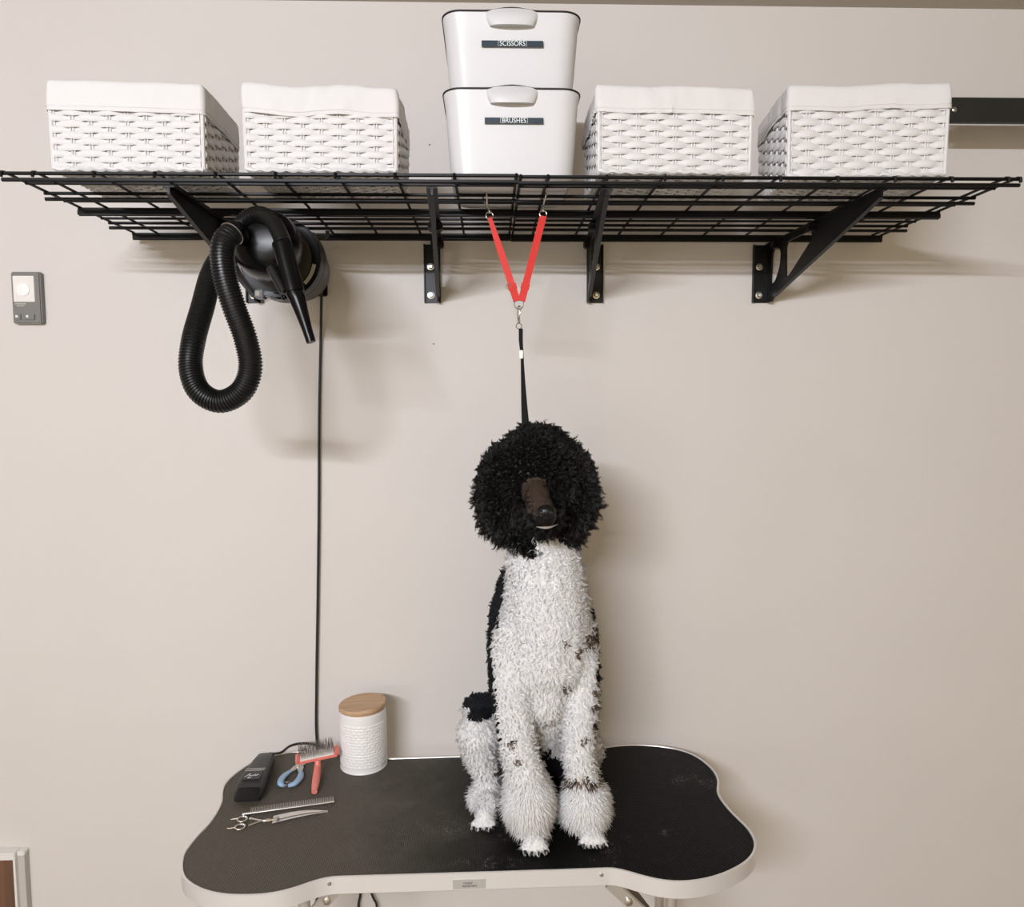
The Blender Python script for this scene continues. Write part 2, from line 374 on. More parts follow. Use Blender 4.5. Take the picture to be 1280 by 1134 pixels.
def bracket(x, xw, xf, label):
    wx = lambda d_: xw+(xf-xw)*d_/br_len
    root = empty('shelf_bracket', (x, 0, br_bot)); tag(root, label, 'bracket', 'shelf brackets')
    b = MB(); b.add([Vector((wx(v.x)+v.z, -v.x, br_bot+v.y)) for v in plate_v], plate_f); b.build('web', M['black_metal'], root)
    b = MB(); b.box((x, -.0035, br_bot+BH/2), (.044, .005, BH), bev=.0012)
    for sx in (-1, 1): b.box((x+sx*.0205, -.009, br_bot+BH/2), (.0028, .012, BH))
    b.build('wall_plate', M['black_metal'], root, smooth=False)
    b = MB(); b.strap([(wx(0), -.004, br_top+.0005), (wx(br_len), -br_len, br_top+.0005)], .022, .003, X_)
    for yy in (.06, .25): b.box((wx(yy), -yy, br_top-.0105), (.034, .030, .020), bev=.003)
    b.build('shelf_arm', M['black_metal'], root, smooth=False)
    # rolled lip on the sloping edge
    b = MB(); b.strap([(wx(.045), -.045, br_bot+.012), (wx(br_len), -br_len, br_bot+BH-.014)], .010, .003, X_); b.build('edge_lip', M['black_metal'], root, smooth=False)
    for zz in (.020, BH*.62):
        b = MB(); b.lathe([(.0095, 0), (.0095, .002), (.0065, .0025), (.006, .007), (.0045, .0085)], (x-.004 if xw > x else x+.004, -.006, br_bot+zz), n=20, rot=Matrix.Rotation(R(90), 4, 'X'))
        b.build('bolt', M['steel'], root)
    return root
bx_ = [P(226, 240, 1.5).x, P(541, 379, D).x, P(743, 379, D).x, P(949, 379, D).x]
bracket(bx_[0]-.01, bx_[0], P(212, 240, 1.46).x, 'black triangular shelf bracket behind the hanging dryer, leftmost of the four')
bracket(bx_[1], P(548, 375, D).x, P(540, 240, 1.46).x, 'black shelf bracket just left of the red strap')
bracket(bx_[2], P(735.5, 375, D).x, P(758, 240, 1.46).x, 'black shelf bracket just right of the red strap')
bracket(bx_[3], P(959, 375, D).x, P(1101, 240, 1.46).x, 'black shelf bracket seen from the side with rounded cutouts, rightmost of the four')

# ---------------------------------------------------------------- wicker baskets with cloth liners
def weave_face(b, bl, br, tl, tr, nrm, nst, nrow, phase=0):
    def pt(u, v): return bl.lerp(br, u).lerp(tl.lerp(tr, u), v)
    W = (br-bl).length; H = (tl-bl).length
    for i in range(nst+1):                                   # stakes in pairs
        u = .012+.976*i/nst
        for d_ in (-1, 1):
            b.tube([pt(u+d_*.0026/W, v)-nrm*.0005+nrm*random.uniform(-.0003, .0003) for v in (0, .5, 1)], .0021, 6)
    per = 8; rh = H/nrow
    for r_ in range(nrow):
        pts = []; rs = []; n = nst*per; jit = random.uniform(-.0006, .0006)
        for k in range(n+1):
            u = .012+.976*k/n; ph = math.cos(PI*(k/per+r_+phase))
            off = .0034*math.copysign(abs(ph)**.75, ph)
            sag = .0012*math.sin(k*.9+r_*1.7)*.4
            pts.append(pt(u, (r_+.5)/nrow)+nrm*off+Vector((0, 0, jit+sag)))
            rs.append(rh*(.565+.07*ph))
        b.tube(pts, rs, 8, flat=.34, up=nrm)
    # rolled base braid
    b.tube([pt(k/60, -.01)+nrm*.0015*math.sin(k*1.2)+Vector((0, 0, .0015*math.cos(k*1.2))) for k in range(61)], .0048, 6)

def basket(fl, fr, ftop, Zf, dep, label, rot=0, nst=8, wr=1.0, seed=0, gather=0, band=.057, lower_right=0.0, taper=.0015):
    zs = shz+.013
    x0, x1 = P(fl, 213, Zf).x, P(fr, 213, Zf).x; zt = P((fl+fr)/2, ftop, Zf).z
    cx = (x0+x1)/2; cy = (Zf-D)+dep/2; W = x1-x0; H = zt-zs
    root = empty('wicker_basket', (cx, cy, zs-.004)); tag(root, label, 'basket', 'white lined wicker baskets on the shelf')
    q = Matrix.Rotation(rot, 3, 'Z')
    def w(lx, ly, lz): return Vector((cx, cy, zs))+q@Vector((lx, ly, 0))+Vector((0, 0, lz))
    hw, hd = W/2, dep/2
    Hw = H-band*.55
    def cor(sx, sy, z):
        t = 1-z/H; return w(sx*(hw-.004-taper*t), sy*(hd-.004-taper*t), z)
    b = MB()
    for (a, c, n_, ns) in (((-1, -1), (1, -1), (0, -1), nst), ((1, 1), (-1, 1), (0, 1), nst), ((-1, 1), (-1, -1), (-1, 0), max(4, int(nst*dep/W))), ((1, -1), (1, 1), (1, 0), max(4, int(nst*dep/W)))):
        weave_face(b, cor(*a, .002), cor(*c, .002), cor(*a, Hw), cor(*c, Hw), q@Vector((n_[0], n_[1], 0)), ns, 12, seed)
    for sx in (-1, 1):
        for sy in (-1, 1): b.tube([cor(sx, sy, 0), cor(sx, sy, Hw)], .004, 8)
    b.build('woven_body', M['wicker'], root)
    # woven base
    b = MB()
    for k in range(14):
        xx = -hw+.012+(W-.024)*k/13; b.tube([w(xx, -hd+.008, 0), w(xx, hd-.008, 0)], .003, 5)
    nb = int(dep/.012)
    for k in range(nb+1):
        yy = -hd+.010+(dep-.02)*k/nb
        b.tube([w(-hw+.01+(W-.02)*j/28, yy, .001+.003*math.cos(PI*(j/2+k))) for j in range(29)], .0052, 6, flat=.5)
    b.build('woven_base', M['wicker'], root)
    # liner: hem outside -> up -> over the rim -> down inside -> floor of the basket
    nseg = 34; rc = .007
    def rr(off, z, tp):
        out = []; ax, ay = hw-tp+off, hd-tp+off; r_ = rc+max(off, -.008)
        for (sx, sy, a0) in ((1, -1, -90), (1, 1, 0), (-1, 1, 90), (-1, -1, 180)):
            for k in range(5):
                a = R(a0+90*k/4); out.append((sx*(ax-r_)+r_*math.cos(a), sy*(ay-r_)+r_*math.sin(a)))
            # subdivide the straight run to the next corner
            nx, ny = {(1, -1): (1, 1), (1, 1): (-1, 1), (-1, 1): (-1, -1), (-1, -1): (1, -1)}[(sx, sy)]
            a = R(a0+90); p0 = (sx*(ax-r_)+r_*math.cos(a), sy*(ay-r_)+r_*math.sin(a)); p1 = (nx*(ax-r_)+r_*math.cos(a), ny*(ay-r_)+r_*math.sin(a))
            for k in range(1, nseg): t = k/nseg; out.append((p0[0]+(p1[0]-p0[0])*t, p0[1]+(p1[1]-p0[1])*t))
        return [(x, y, z) for x, y in out]
    prof = [(.0018, -band), (.003, -band+.003), (.0024, -band+.008), (.003, -band+.018), (.003, -band*.6), (.0025, -band*.35), (.002, -.008), (.0005, -.0025), (-.002, 0), (-.006, -.002), (-.009, -.012), (-.011, -.04)]
    rings = []
    for (off, dz) in prof:
        ring = []
        for (x, y, z) in rr(off, H+dz, 0):
            dn = noise.noise(Vector((x*16+seed*7, y*16, dz*20)))*.0035*wr+noise.noise(Vector((x*55+seed*3, y*55, dz*25)))*.0022*wr+noise.noise(Vector((x*110+y*40, y*110, dz*60+seed)))*.0010*wr
            gz = math.sin((x+y)*380+2*noise.noise(Vector((x*20, y*20, seed))))*.0016*gather*max(0, -dz/band)
            l = math.hypot(x, y)+1e-6; s_ = 1+((dn+gz)/l if dz > -band*1.1 and off > -.003 else 0)
            low = noise.noise(Vector((x*9+seed*5, y*9, 0)))*.006*wr
            sag = -lower_right*max(0, (x+hw)/(2*hw))*H
            back = -.004*max(0, y/hd)
            ring.append(w(x*s_, y*s_, z+low+sag+back))
        rings.append(ring)
    fl_ = []
    for (x, y, z) in rr(-.012, .012, taper): fl_.append(w(x, y, z))
    rings.append(fl_)
    b = MB(); b.loft(rings, caps=False); n = len(rings[0]); k = len(b.v)-n; b.f.append(tuple(k+i for i in range(n))); b.mi.append(0)
    o = b.build('cloth_liner', M['cloth'], root)
    # stitched hem line and corner seam
    b = MB(); hem = [Vector(p) for p in rings[2]]; c0 = w(0, 0, 0)
    b.tube([p+((p-c0)*Vector((1, 1, 0))).normalized()*.0006 for p in hem], .0007, 5, closed=True)
    b.build('hem_seam', M['cloth'], root)
    return root
basket(62, 257, 100, 1.455, .20, 'white wicker basket with smooth cloth rim at the left end of the shelf', seed=0, wr=.7, lower_right=.03)
basket(304, 498, 104, 1.455, .205, 'white wicker basket just left of the stacked plastic bins', seed=1, wr=1.3, lower_right=.04)
basket(746, 941, 108, 1.455, .20, 'white wicker basket with gathered cloth rim just right of the bins', seed=2, wr=1.1, gather=1, band=.052)
basket(990, 1186, 105, 1.468, .20, 'white wicker basket at the right end of the shelf below the wall rail', seed=1, rot=R(-4), wr=.8, band=.05, nst=9)

# ---------------------------------------------------------------- white plastic bins
def rrect(hw, hd, r, z, n=7, bump=0, ctr=(0, 0), sub=14):
    out = []; cs = ((1, -1, -90), (1, 1, 0), (-1, 1, 90), (-1, -1, 180))
    for idx, (sx, sy, a0) in enumerate(cs):
        for k in range(n+1):
            a = R(a0+90*k/n); out.append([sx*(hw-r)+r*math.cos(a), sy*(hd-r)+r*math.sin(a), z])
        nx, ny, _ = cs[(idx+1) % 4]; a = R(a0+90); p0 = (sx*(hw-r)+r*math.cos(a), sy*(hd-r)+r*math.sin(a)); p1 = (nx*(hw-r)+r*math.cos(a), ny*(hd-r)+r*math.sin(a))
        for k in range(1, sub): t = k/sub; out.append([p0[0]+(p1[0]-p0[0])*t, p0[1]+(p1[1]-p0[1])*t, z])
    if bump:
        for p in out:
            if abs(abs(p[1])-hd) < 1e-4:
                t = min(1, abs(p[0])/.052); p[2] += bump*(.5+.5*math.cos(PI*t))
    return [Vector((p[0]+ctr[0], p[1]+ctr[1], p[2])) for p in out]
def bin_(z0, H, Zf, label, text, lw):
    xt0, xt1 = P(553, 120, Zf).x, P(727, 120, Zf).x; xc = (xt0+xt1)/2; hw = (xt1-xt0)/2; hb = hw-.013; dep = .135
    yc = Zf-D+dep
    root = empty('storage_bin', (xc, yc, z0)); tag(root, label, 'storage bin', 'stacked white plastic bins')
    rings = []; prof = [(hb-.006, dep-.022, 0), (hb, dep-.014, .005), (hb+.003, dep-.0125, H*.25), (hb+.008, dep-.006, H*.7), (hw-.003, dep-.0025, H-.016), (hw-.0005, dep-.0005, H-.006), (hw, dep, H-.0015)]
    for hx, hy, z in prof: rings.append(rrect(hx, hy, .036, z0+z, bump=.006 if z > H*.9 else 0, ctr=(xc, yc)))
    for hx, hy, z in ((hw-.004, dep-.004, H-.002), (hb-.002, dep-.02, .008)): rings.append(rrect(hx, hy, .033, z0+z, bump=.006 if z > H*.9 else 0, ctr=(xc, yc)))
    b = MB(); b.loft(rings); b.build('bin_body', M['bin'], root)
    b = MB(); b.tube(rrect(hw+.0003, dep+.0003, .036, z0+H-.0005, bump=.006, ctr=(xc, yc)), .0019, 6, closed=True); b.build('rim_seal', M['bin_rim'], root)
    # moulded half-moon handle
    b = MB(); rings = []; yf = yc-dep
    for i in range(9):
        t = i/8; zz = z0+H+.003-.031*t; half = .051*(1-.16*t**2); dpt = (.008+.011*math.sin(min(1, t*1.3)*PI/2))
        rings.append([Vector((xc+half*math.cos(PI*k/16), yf+.004-dpt*math.sin(PI*k/16)**.7, zz+.006*(math.sin(PI*k/16)-1)*(1-t)-.004*t*math.sin(PI*k/16))) for k in range(17)])
    b.loft(rings); b.build('handle', M['bin'], root)
    # label
    lz = z0+H-.060; b = MB(); tilt = .0045; yl = yf+.0032
    b.box((xc+lw[1], yl, lz), (lw[0], .002, .0115), rot=Matrix.Rotation(R(-3), 4, 'X')); lab = b.build('name_label', M['label'], root, smooth=False)
    b = MB(); vs, fs = text_geo(text, .0135, .0004, width=.88); b.add(place(vs, (xc+lw[1], yl-.0016, lz-.0002), X_, Z_, -Y_), fs)
    ww = max(v.x for v in vs)+.003
    for s_ in (-1, 1):
        b.box((xc+lw[1]+s_*ww, yl-.0014, lz), (.0005, .0008, .0095)); b.box((xc+lw[1]+s_*(ww-.001), yl-.0014, lz+.0045), (.002, .0008, .0005)); b.box((xc+lw[1]+s_*(ww-.001), yl-.0014, lz-.0045), (.002, .0008, .0005))
    b.build('lettering', M['ink_white'], lab, smooth=False)
    return root
Zbin = 1.452; zb0 = shz+.003; zb1 = P(640, 108.5, Zbin).z; zb2 = P(640, 13.5, Zbin).z
bin_(zb0, zb1-zb0-.003, Zbin, 'white plastic bin labelled BRUSHES, lower of the two stacked', 'BRUSHES', (.115, .0035))
bin_(zb1, zb2-zb1, Zbin, 'white plastic bin labelled SCISSORS, on top of the other bin', 'SCISSORS', (.120, .001))

# ---------------------------------------------------------------- dark rail on the right
Zr = 1.82
ra, rb_ = P(1186, 122, Zr), P(1186, 152.5, Zr)
root = empty('wall_rail', (ra.x+.5, -.08, rb_.z)); tag(root, 'dark steel rail held off the wall beyond the right end basket', 'rail')
xr1 = XR-.02; hh = ra.z-rb_.z; yr = Zr-D
b = MB(); b.box(((ra.x+xr1)/2, yr, (ra.z+rb_.z)/2), (xr1-ra.x, .004, hh)); b.box(((ra.x+xr1)/2, yr+.010, ra.z-.002), (xr1-ra.x, .02, .004)); b.box(((ra.x+xr1)/2, yr+.006, rb_.z+.002), (xr1-ra.x, .012, .004))
b.build('channel', M['rail'], root, smooth=False)
for xx in (ra.x+.012, xr1-.3):
    b = MB(); b.box((xx, yr/2+.004, (ra.z+rb_.z)/2), (.006, -yr-.012, .03)); b.box((xx, -.004, (ra.z+rb_.z)/2), (.03, .006, .05)); b.build('standoff', M['rail'], root, smooth=False)
b = MB(); pb = P(1193, 137, Zr-.003); b.lathe([(.0062, 0), (.0062, .002), (.003, .004)], (pb.x, yr-.002, pb.z), n=16, rot=Matrix.Rotation(R(90), 4, 'X')); b.build('bolt', M['steel'], root)

# ---------------------------------------------------------------- grooming table
TZ = P(613, 999, 1.674).z            # height of the mat
px_out = [(225.5, 1080), (226, 1090), (230, 1100), (246, 1111), (266, 1117.5), (290, 1120.5), (331, 1119.5), (365, 1112.6), (394, 1102.5), (411, 1098.5), (425, 1097.5),
          (560, 1093.5), (745, 1087.5), (760, 1086.5), (771, 1087.5), (788, 1092), (808.7, 1098), (835.6, 1103), (864, 1103), (895, 1097), (920, 1086.7), (937, 1075.4), (945, 1063), (945, 1050.6), (936.7, 1036),
          (922, 1021.7), (910, 1009), (900, 995), (898, 986.7), (899.5, 978), (895, 966), (883, 953.6), (864.5, 942), (835.6, 934), (802.5, 931), (778, 931.4), (760, 933.5),
          (740, 938), (725, 941), (700, 942), (600, 944.5), (485.6, 948), (465, 948), (445, 945.5), (410, 940), (375, 939), (347, 943), (325, 948), (308, 956.5), (290.6, 969), (280, 980), (276, 992), (276, 1002), (269, 1017),
          (258, 1032), (246, 1044), (233, 1060), (227, 1070)]
pts = [T(u, v, TZ) for u, v in px_out]
loop = []
q = pts[-1:]+pts+pts[:2]
for i in range(1, len(q)-2):
    for k in range(4):
        t = k/4; a, b_, c, d = q[i-1:i+3]; loop.append(.5*((2*b_)+(c-a)*t+(2*a-5*b_+4*c-d)*t*t+(3*b_-a-3*c+d)*t**3))
lc = loop+[loop[0]]; loop = resample(lc, .012)[:-1]
for _ in range(2): loop = [(loop[i-1]+loop[i]*2+loop[(i+1) % len(loop)])/4 for i in range(len(loop))]
# keep clear of the wall
for p in loop: p.y = min(p.y, -.012)
ctr = Vector((MATC.x, MATC.y, TZ))
def inset(lp, d_):
    out = []; n = len(lp)
    for i in range(n):
        t = (lp[(i+1) % n]-lp[i-1]).normalized(); out.append(lp[i]+Vector((-t.y, t.x, 0))*d_)
    return out
area = sum(loop[i-1].x*loop[i].y-loop[i].x*loop[i-1].y for i in range(len(loop)))/2
sg = 1 if area > 0 else -1
root = empty('grooming_table', (ctr.x, ctr.y, 0)); tag(root, 'bone shaped grooming table with black mat and pale metal rim under the dog', 'table')
TAB = root
b = MB(); rim_h = .036
rings = [[p+Vector((0, 0, dz)) for p in inset(loop, sg*d_)] for d_, dz in ((.008, -.004), (.0052, -.001), (.0045, .0016), (.002, .0022), (0, .001), (0, -.004), (0, -rim_h+.002), (.002, -rim_h), (.012, -rim_h), (.014, -rim_h+.004), (.014, -.006))]
b.loft(rings, caps=False); b.build('rim_band', M['alu'], root)
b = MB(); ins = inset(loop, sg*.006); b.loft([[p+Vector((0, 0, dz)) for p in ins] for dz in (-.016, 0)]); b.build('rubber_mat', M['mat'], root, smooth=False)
b = MB(); ins = inset(loop, sg*.013); b.loft([[p+Vector((0, 0, dz)) for p in ins] for dz in (-.030, -.0165)]); b.build('deck_board', M['leg_dark'], root, smooth=False)
def front_pt(u, v):                  # the point of the front rim face seen at (u, v)
    best = None
    for i in range(len(loop)):
        a, c = loop[i-1], loop[i]
        if a.y > ctr.y or c.y > ctr.y: continue
        d = ray(u, v); n_ = (c-a).cross(Z_)
        if abs(n_.dot(d)) < 1e-9: continue
        t = n_.dot(a-CAM)/n_.dot(d); p = CAM+d*t; s_ = (p-a).dot(c-a)/max(1e-9, (c-a).length_squared)
        if -.01 <= s_ <= 1.01 and (best is None or t < best[0]): best = (t, p)
    return best[1]
for (u, v) in ((411.5, 1105), (752, 1094)):
    p = front_pt(u, v); b = MB(); b.lathe([(.0042, 0), (.0042, .001), (.0025, .0028), (.0008, .003)], p, n=14, rot=Matrix.Rotation(R(90), 4, 'X')); b.build('rim_screw', M['steel'], root)
p0, p1 = front_pt(566, 1102), front_pt(607, 1101)
b = MB(); d_ = (p1-p0).normalized(); pm = (p0+p1)/2; zt_ = TZ-.021; ang = math.atan2(d_.y, d_.x)
b.box((pm.x, pm.y-.0008, zt_), ((p1-p0).length, .0016, .020), rot=Matrix.Rotation(ang, 4, 'Z')); pl = b.build('name_plate', M['alu_plate'], root, smooth=False)
b = MB()
for k, tx in enumerate(('master', 'equipment')):
    vs, fs = text_geo(tx, .0075, .0002, width=.95); b.add(place(vs, (pm.x-.002+.003*k, pm.y-.0019, zt_+.003-.006*k), d_, Z_, Vector((d_.y, -d_.x, 0))), fs)
b.build('plate_lettering', M['ink_dark'], pl, smooth=False)
# folding legs
zl = TZ-.030
def leg(x, y, r=.013):
    b = MB(); b.tube([(x, y, zl), (x, y, .012)], r, 16); o = b.build('leg', M['leg_metal'], root)
    b = MB(); b.lathe([(r+.004, 0), (r+.004, .02), (r+.001, .026)], (x, y, 0), n=20); b.build('rubber_foot', M['cord'], o)
yb_ = -.12
lx0, lx1 = P(403, 1125, 1.50).x, P(842, 1125, 1.5).x
yf_ = loop[0].y
yfr = P(613, 1100, 1.44).y
for (u, Zl_) in ((380, 1.50), (400, 1.80), (839, 1.50), (824, 1.80)):
    p = P(u, 1125, Zl_); leg(p.x, p.y)
for u0, u1 in ((380, 400), (839, 824)):
    a, c = P(u0, 1125, 1.50), P(u1, 1125, 1.80)
    for z_ in (.12, zl-.012): b = MB(); b.tube([(a.x, a.y, z_), (c.x, c.y, z_)], .010, 12); b.build('leg_crossbar', M['leg_metal'], root)
for (u0, v0, u1, v1) in ((420, 1112, 384, 1150), (762, 1103, 838, 1175)):
    a, c = P(u0, v0, 1.48), P(u1, v1, 1.49)
    b = MB(); b.strap([a, c], .026, .010, X_ if abs((c-a).x) < abs((c-a).z) else Z_); s_ = b.build('folding_brace', M['leg_metal'], root, smooth=False)
    mid = a.lerp(c, .30); b = MB(); b.lathe([(.008, 0), (.008, .004), (.004, .006)], mid+Vector((0, -.006, 0)), n=16, rot=Matrix.Rotation(R(90), 4, 'X')); b.build('hinge_rivet', M['steel'], s_)
    a2, c2 = P(u0+(18 if u0 > 600 else -12), v0+3, 1.55), P(u1-(4 if u0 > 600 else -8), v1, 1.55)
    b = MB(); b.strap([a2, c2], .030, .004, X_); b.build('brace_channel', M['leg_dark'], root, smooth=False)

# ---------------------------------------------------------------- canister
cb = T(455, 955, TZ); r_can = 29.2/900*(cb.y+D); cb.y = min(cb.y, -.10)
zc0, zc1 = TZ+.0005, P(455, 887, cb.y+D-r_can*.2).z
hcan = zc1-zc0
root = empty('canister', (cb.x, cb.y, zc0)); tag(root, 'white embossed metal canister with a bamboo lid on the table', 'canister')
def emb(w_, h):
    t = (h-.014)/(hcan-.040)
    if t < 0 or t > 1: return 0
    row = t*15; fr = row % 1; col_ = (w_/(2*PI)*26+(.5 if int(row) % 2 else 0)) % 1
    return .0011*min(1, 5*min(fr, 1-fr))*min(1, 7*min(col_, 1-col_))
prof = [(r_can-.004, .001), (r_can+.001, 0), (r_can+.0014, .002), (r_can, .004)]+[(r_can, .005+(hcan-.010)*i/110) for i in range(111)]+[(r_can-.001, hcan)]
b = MB(); b.lathe(prof, (cb.x, cb.y, zc0), n=260, disp=emb); b.build('can_body', M['enamel'], root)
tl = Matrix.Rotation(R(-4), 4, 'Y')
b = MB(); b.lathe([(r_can-.003, -.004), (r_can-.002, .001), (r_can+.0005, .0025), (r_can+.0015, .004), (r_can+.0015, .012), (r_can, .0140), (0, .0145)], (cb.x, cb.y, zc0+hcan+.001), n=64, rot=tl); b.build('lid', M['bamboo'], root)

# ---------------------------------------------------------------- tools on the table
tz = TZ+.0008
# clippers: pixel axis from blade end to cord end
a, c = T(322, 987, tz), T(338, 955, tz); ax = (c-a); 
A0 = T(311, 1000, tz); A1 = T(334, 956, tz); dx = (A1-A0).normalized(); L_ = (A1-A0).length; sx = Vector((dx.y, -dx.x, 0))
root = empty('hair_clippers', A0.lerp(A1, .5)); tag(root, 'charcoal electric hair clippers lying at the table\'s left end', 'clippers')
def ring_sec(p, w_, h_, zc, n=20, e=.55):
    out = []
    for k in range(n):
        t = 2*PI*k/n; cx_, sy_ = math.cos(t), math.sin(t)
        out.append(p+sx*(w_/2*math.copysign(abs(cx_)**e, cx_))+Z_*(zc+h_/2*math.copysign(abs(sy_)**e, sy_)))
    return out
secs = [(0.0, .062, .022, .0125), (.06, .066, .034, .018), (.2, .065, .042, .022), (.45, .058, .042, .022), (.75, .052, .040, .021), (.95, .046, .036, .019), (1.0, .036, .028, .017)]
b = MB(); b.loft([ring_sec(A0+dx*L_*t, w_, h_, zc) for t, w_, h_, zc in secs]); body = b.build('clipper_body', M['clipper'], root)
b = MB(); b.loft([ring_sec(A0-dx*.014+dx*L_*t, w_, h_, zc) for t, w_, h_, zc in ((-.04, .056, .006, .010), (0, .064, .012, .011), (.08, .067, .022, .0145), (.12, .064, .028, .016))]); b.build('blade_head', M['clipper_dark'], root)
b = MB()
for t in (.34, .39):
    p = A0+dx*L_*t+Z_*.0438; b.strap([p-sx*.024, p+sx*.024], .0022, .0008, dx)
b.build('silver_stripe', M['steel'], body, smooth=False)
b = MB(); p = A0+dx*L_*.19+Z_*.0428; b.box(p, (.044, .034, .0014), rot=Matrix.Rotation(math.atan2(sx.y, sx.x), 4, 'Z')); pt_ = b.build('label_panel', M['clipper_dark'], body, smooth=False)
b = MB(); scr = [(-.016, -.006), (-.010, .004), (-.006, .009), (-.007, -.004), (-.003, .002), (.0, -.003), (.003, .003), (.005, -.003), (.008, .008), (.008, -.002), (.011, .001), (.015, .004)]
b.tube([p+sx*x+dx*y+Z_*.0012 for x, y in scr], .0009, 5); b.tube([p+sx*x+dx*y+Z_*.0012 for x, y in ((-.008, -.010), (-.004, -.012), (0, -.008))], .0008, 5)
b.build('script_lettering', M['ink_white'], pt_)
cpts = smooth_path([A1-dx*.004+Z_*.014, A1+dx*.02+Z_*.018, P(351, 941, 1.83), P(362, 933, 1.86), P(376, 929.5, 1.90), P(392, 931, 1.93), P(405, 940, 1.965), P(425, 1000, 1.968), P(463, 1113, 1.965), P(472, 1140, 1.965), P(480, 1240, 1.965)], 6)
b = MB(); b.tube(cpts, [.0046 if i < 8 else .0033 for i in range(len(cpts))], 8); b.build('cord', M['cord'], root)

# nail clippers (blue grips)
c0 = T(358, 972, tz); ey = (T(371, 953, tz)-c0).normalized(); ex = Vector((ey.y, -ey.x, 0)); k_ = (T(371, 953, tz)-T(357, 986, tz)).length
root = empty('nail_clippers', c0); tag(root, 'small pet nail clippers with pale blue grips between the clippers and brush', 'nail clippers')
L0 = T(357, 986, tz)
def N2(x, y, z=.006): return L0+ex*x+ey*y+Z_*z
S = k_
for s_ in (-1, 1):
    pp = smooth_path([N2(s_*.006, S*.02), N2(s_*.018, S*.10), N2(s_*.0225, S*.28), N2(s_*.019, S*.44), N2(s_*.012, S*.58)], 6)
    b = MB(); b.tube(pp, [.0040+.0045*math.sin(PI*min(1, i/(len(pp)-1)*.9+.08)) for i in range(len(pp))], 10, flat=.75, up=Z_); o = b.build('grip', M['blue'], root)
    b = MB(); b.tube([N2(s_*.013, S*.54, .007), N2(s_*.006, S*.68, .007), N2(-s_*.004, S*.84, .007), N2(-s_*.002, S*1.02, .007)], [.005, .009, .009, .003], 8, flat=.4, up=Z_); b.build('blade', M['steel'], root)
b = MB(); b.lathe([(.005, 0), (.005, .003), (.002, .004)], N2(0, S*.68, .009), n=14); b.build('pivot', M['chrome'], root)
b = MB(); b.tube([N2(-.009, S*.12, .008), N2(0, S*.10, .010), N2(.009, S*.12, .008)], .0012, 6); b.tube([N2(0, S*.10, .009), N2(0, -.003, .007)], .0016, 6); b.build('safety_catch', M['steel'], root)

# slicker brush: head stands pins up, handle lies toward the camera
h0 = T(393, 990, tz+.008); h1 = T(397, 962, tz+.02); hl, hr = P(371, 952, h1.y+D+.0), P(423, 941, h1.y+D+.02)
root = empty('slicker_brush', T(394, 985, TZ)); tag(root, 'coral pink slicker brush with wire pins leaning beside the canister', 'brush')
b = MB(); hp = smooth_path([h0, h0.lerp(h1, .25), h0.lerp(h1, .6), h1+Z_*.004, (hl+hr)/2-Z_*.004], 5)
b.tube(hp, [.007+.003*math.sin(PI*i/(len(hp)-1)*1.0) for i in range(len(hp))], 12); b.build('handle', M['pink'], root)
hd_ = (hr-hl).normalized(); hn = Vector((0, -.35, 1)).normalized(); hn = (hn-hd_*hn.dot(hd_)).normalized(); hs = hd_.cross(hn)
Mx = Matrix((hd_, hs, hn)).transposed().to_4x4()
b = MB(); hc = (hl+hr)/2+hn*.004; HL = (hr-hl).length
b.box(hc, (HL*.98, .030, .010), rot=Mx, bev=.003)
for s_ in (-1, 1): b.box(hc+hd_*s_*HL*.47+hn*.004, (.010, .032, .016), rot=Mx, bev=.004)
b.build('brush_back', M['pink'], root)
b = MB(); b.box(hc+hn*.0065, (HL*.82, .026, .004), rot=Mx, bev=.001); pad = b.build('pin_pad', M['cream'], root)
b = MB()
for i in range(24):
    for j in range(6):
        p = hc+hd_*(HL*.80*(i/23-.5)+random.uniform(-.0006, .0006))+hs*(.022*(j/5-.5))+hn*.008
        q_ = p+hn*.026+hd_*random.uniform(-.001, .001); b.tube([p, q_, q_+hn*.007-hs*.004+hd_*.001], .00042, 4)
b.build('wire_pins', M['steel'], root)

# comb
k0, k1 = T(303, 1020, tz), T(418, 1004, tz); kd = (k1-k0).normalized(); kn = Vector((-kd.y, kd.x, 0)); KL = (k1-k0).length
root = empty('steel_comb', k0.lerp(k1, .5)); tag(root, 'long steel comb with upward teeth lying behind the scissors', 'comb')
b = MB(); b.tube([k0+Z_*.0035, k1+Z_*.0035], .0032, 12); b.build('spine', M['steel'], root)
b = MB(); n = 58
for i in range(n):
    t = .09+.90*i/(n-1); tt = k0+kd*KL*t+Z_*.0035; b.tube([tt, tt+kn*.014+Z_*.006], [.0009 if i > n/2 else .0007, .0004], 5)
b.build('comb_teeth', M['steel'], root)

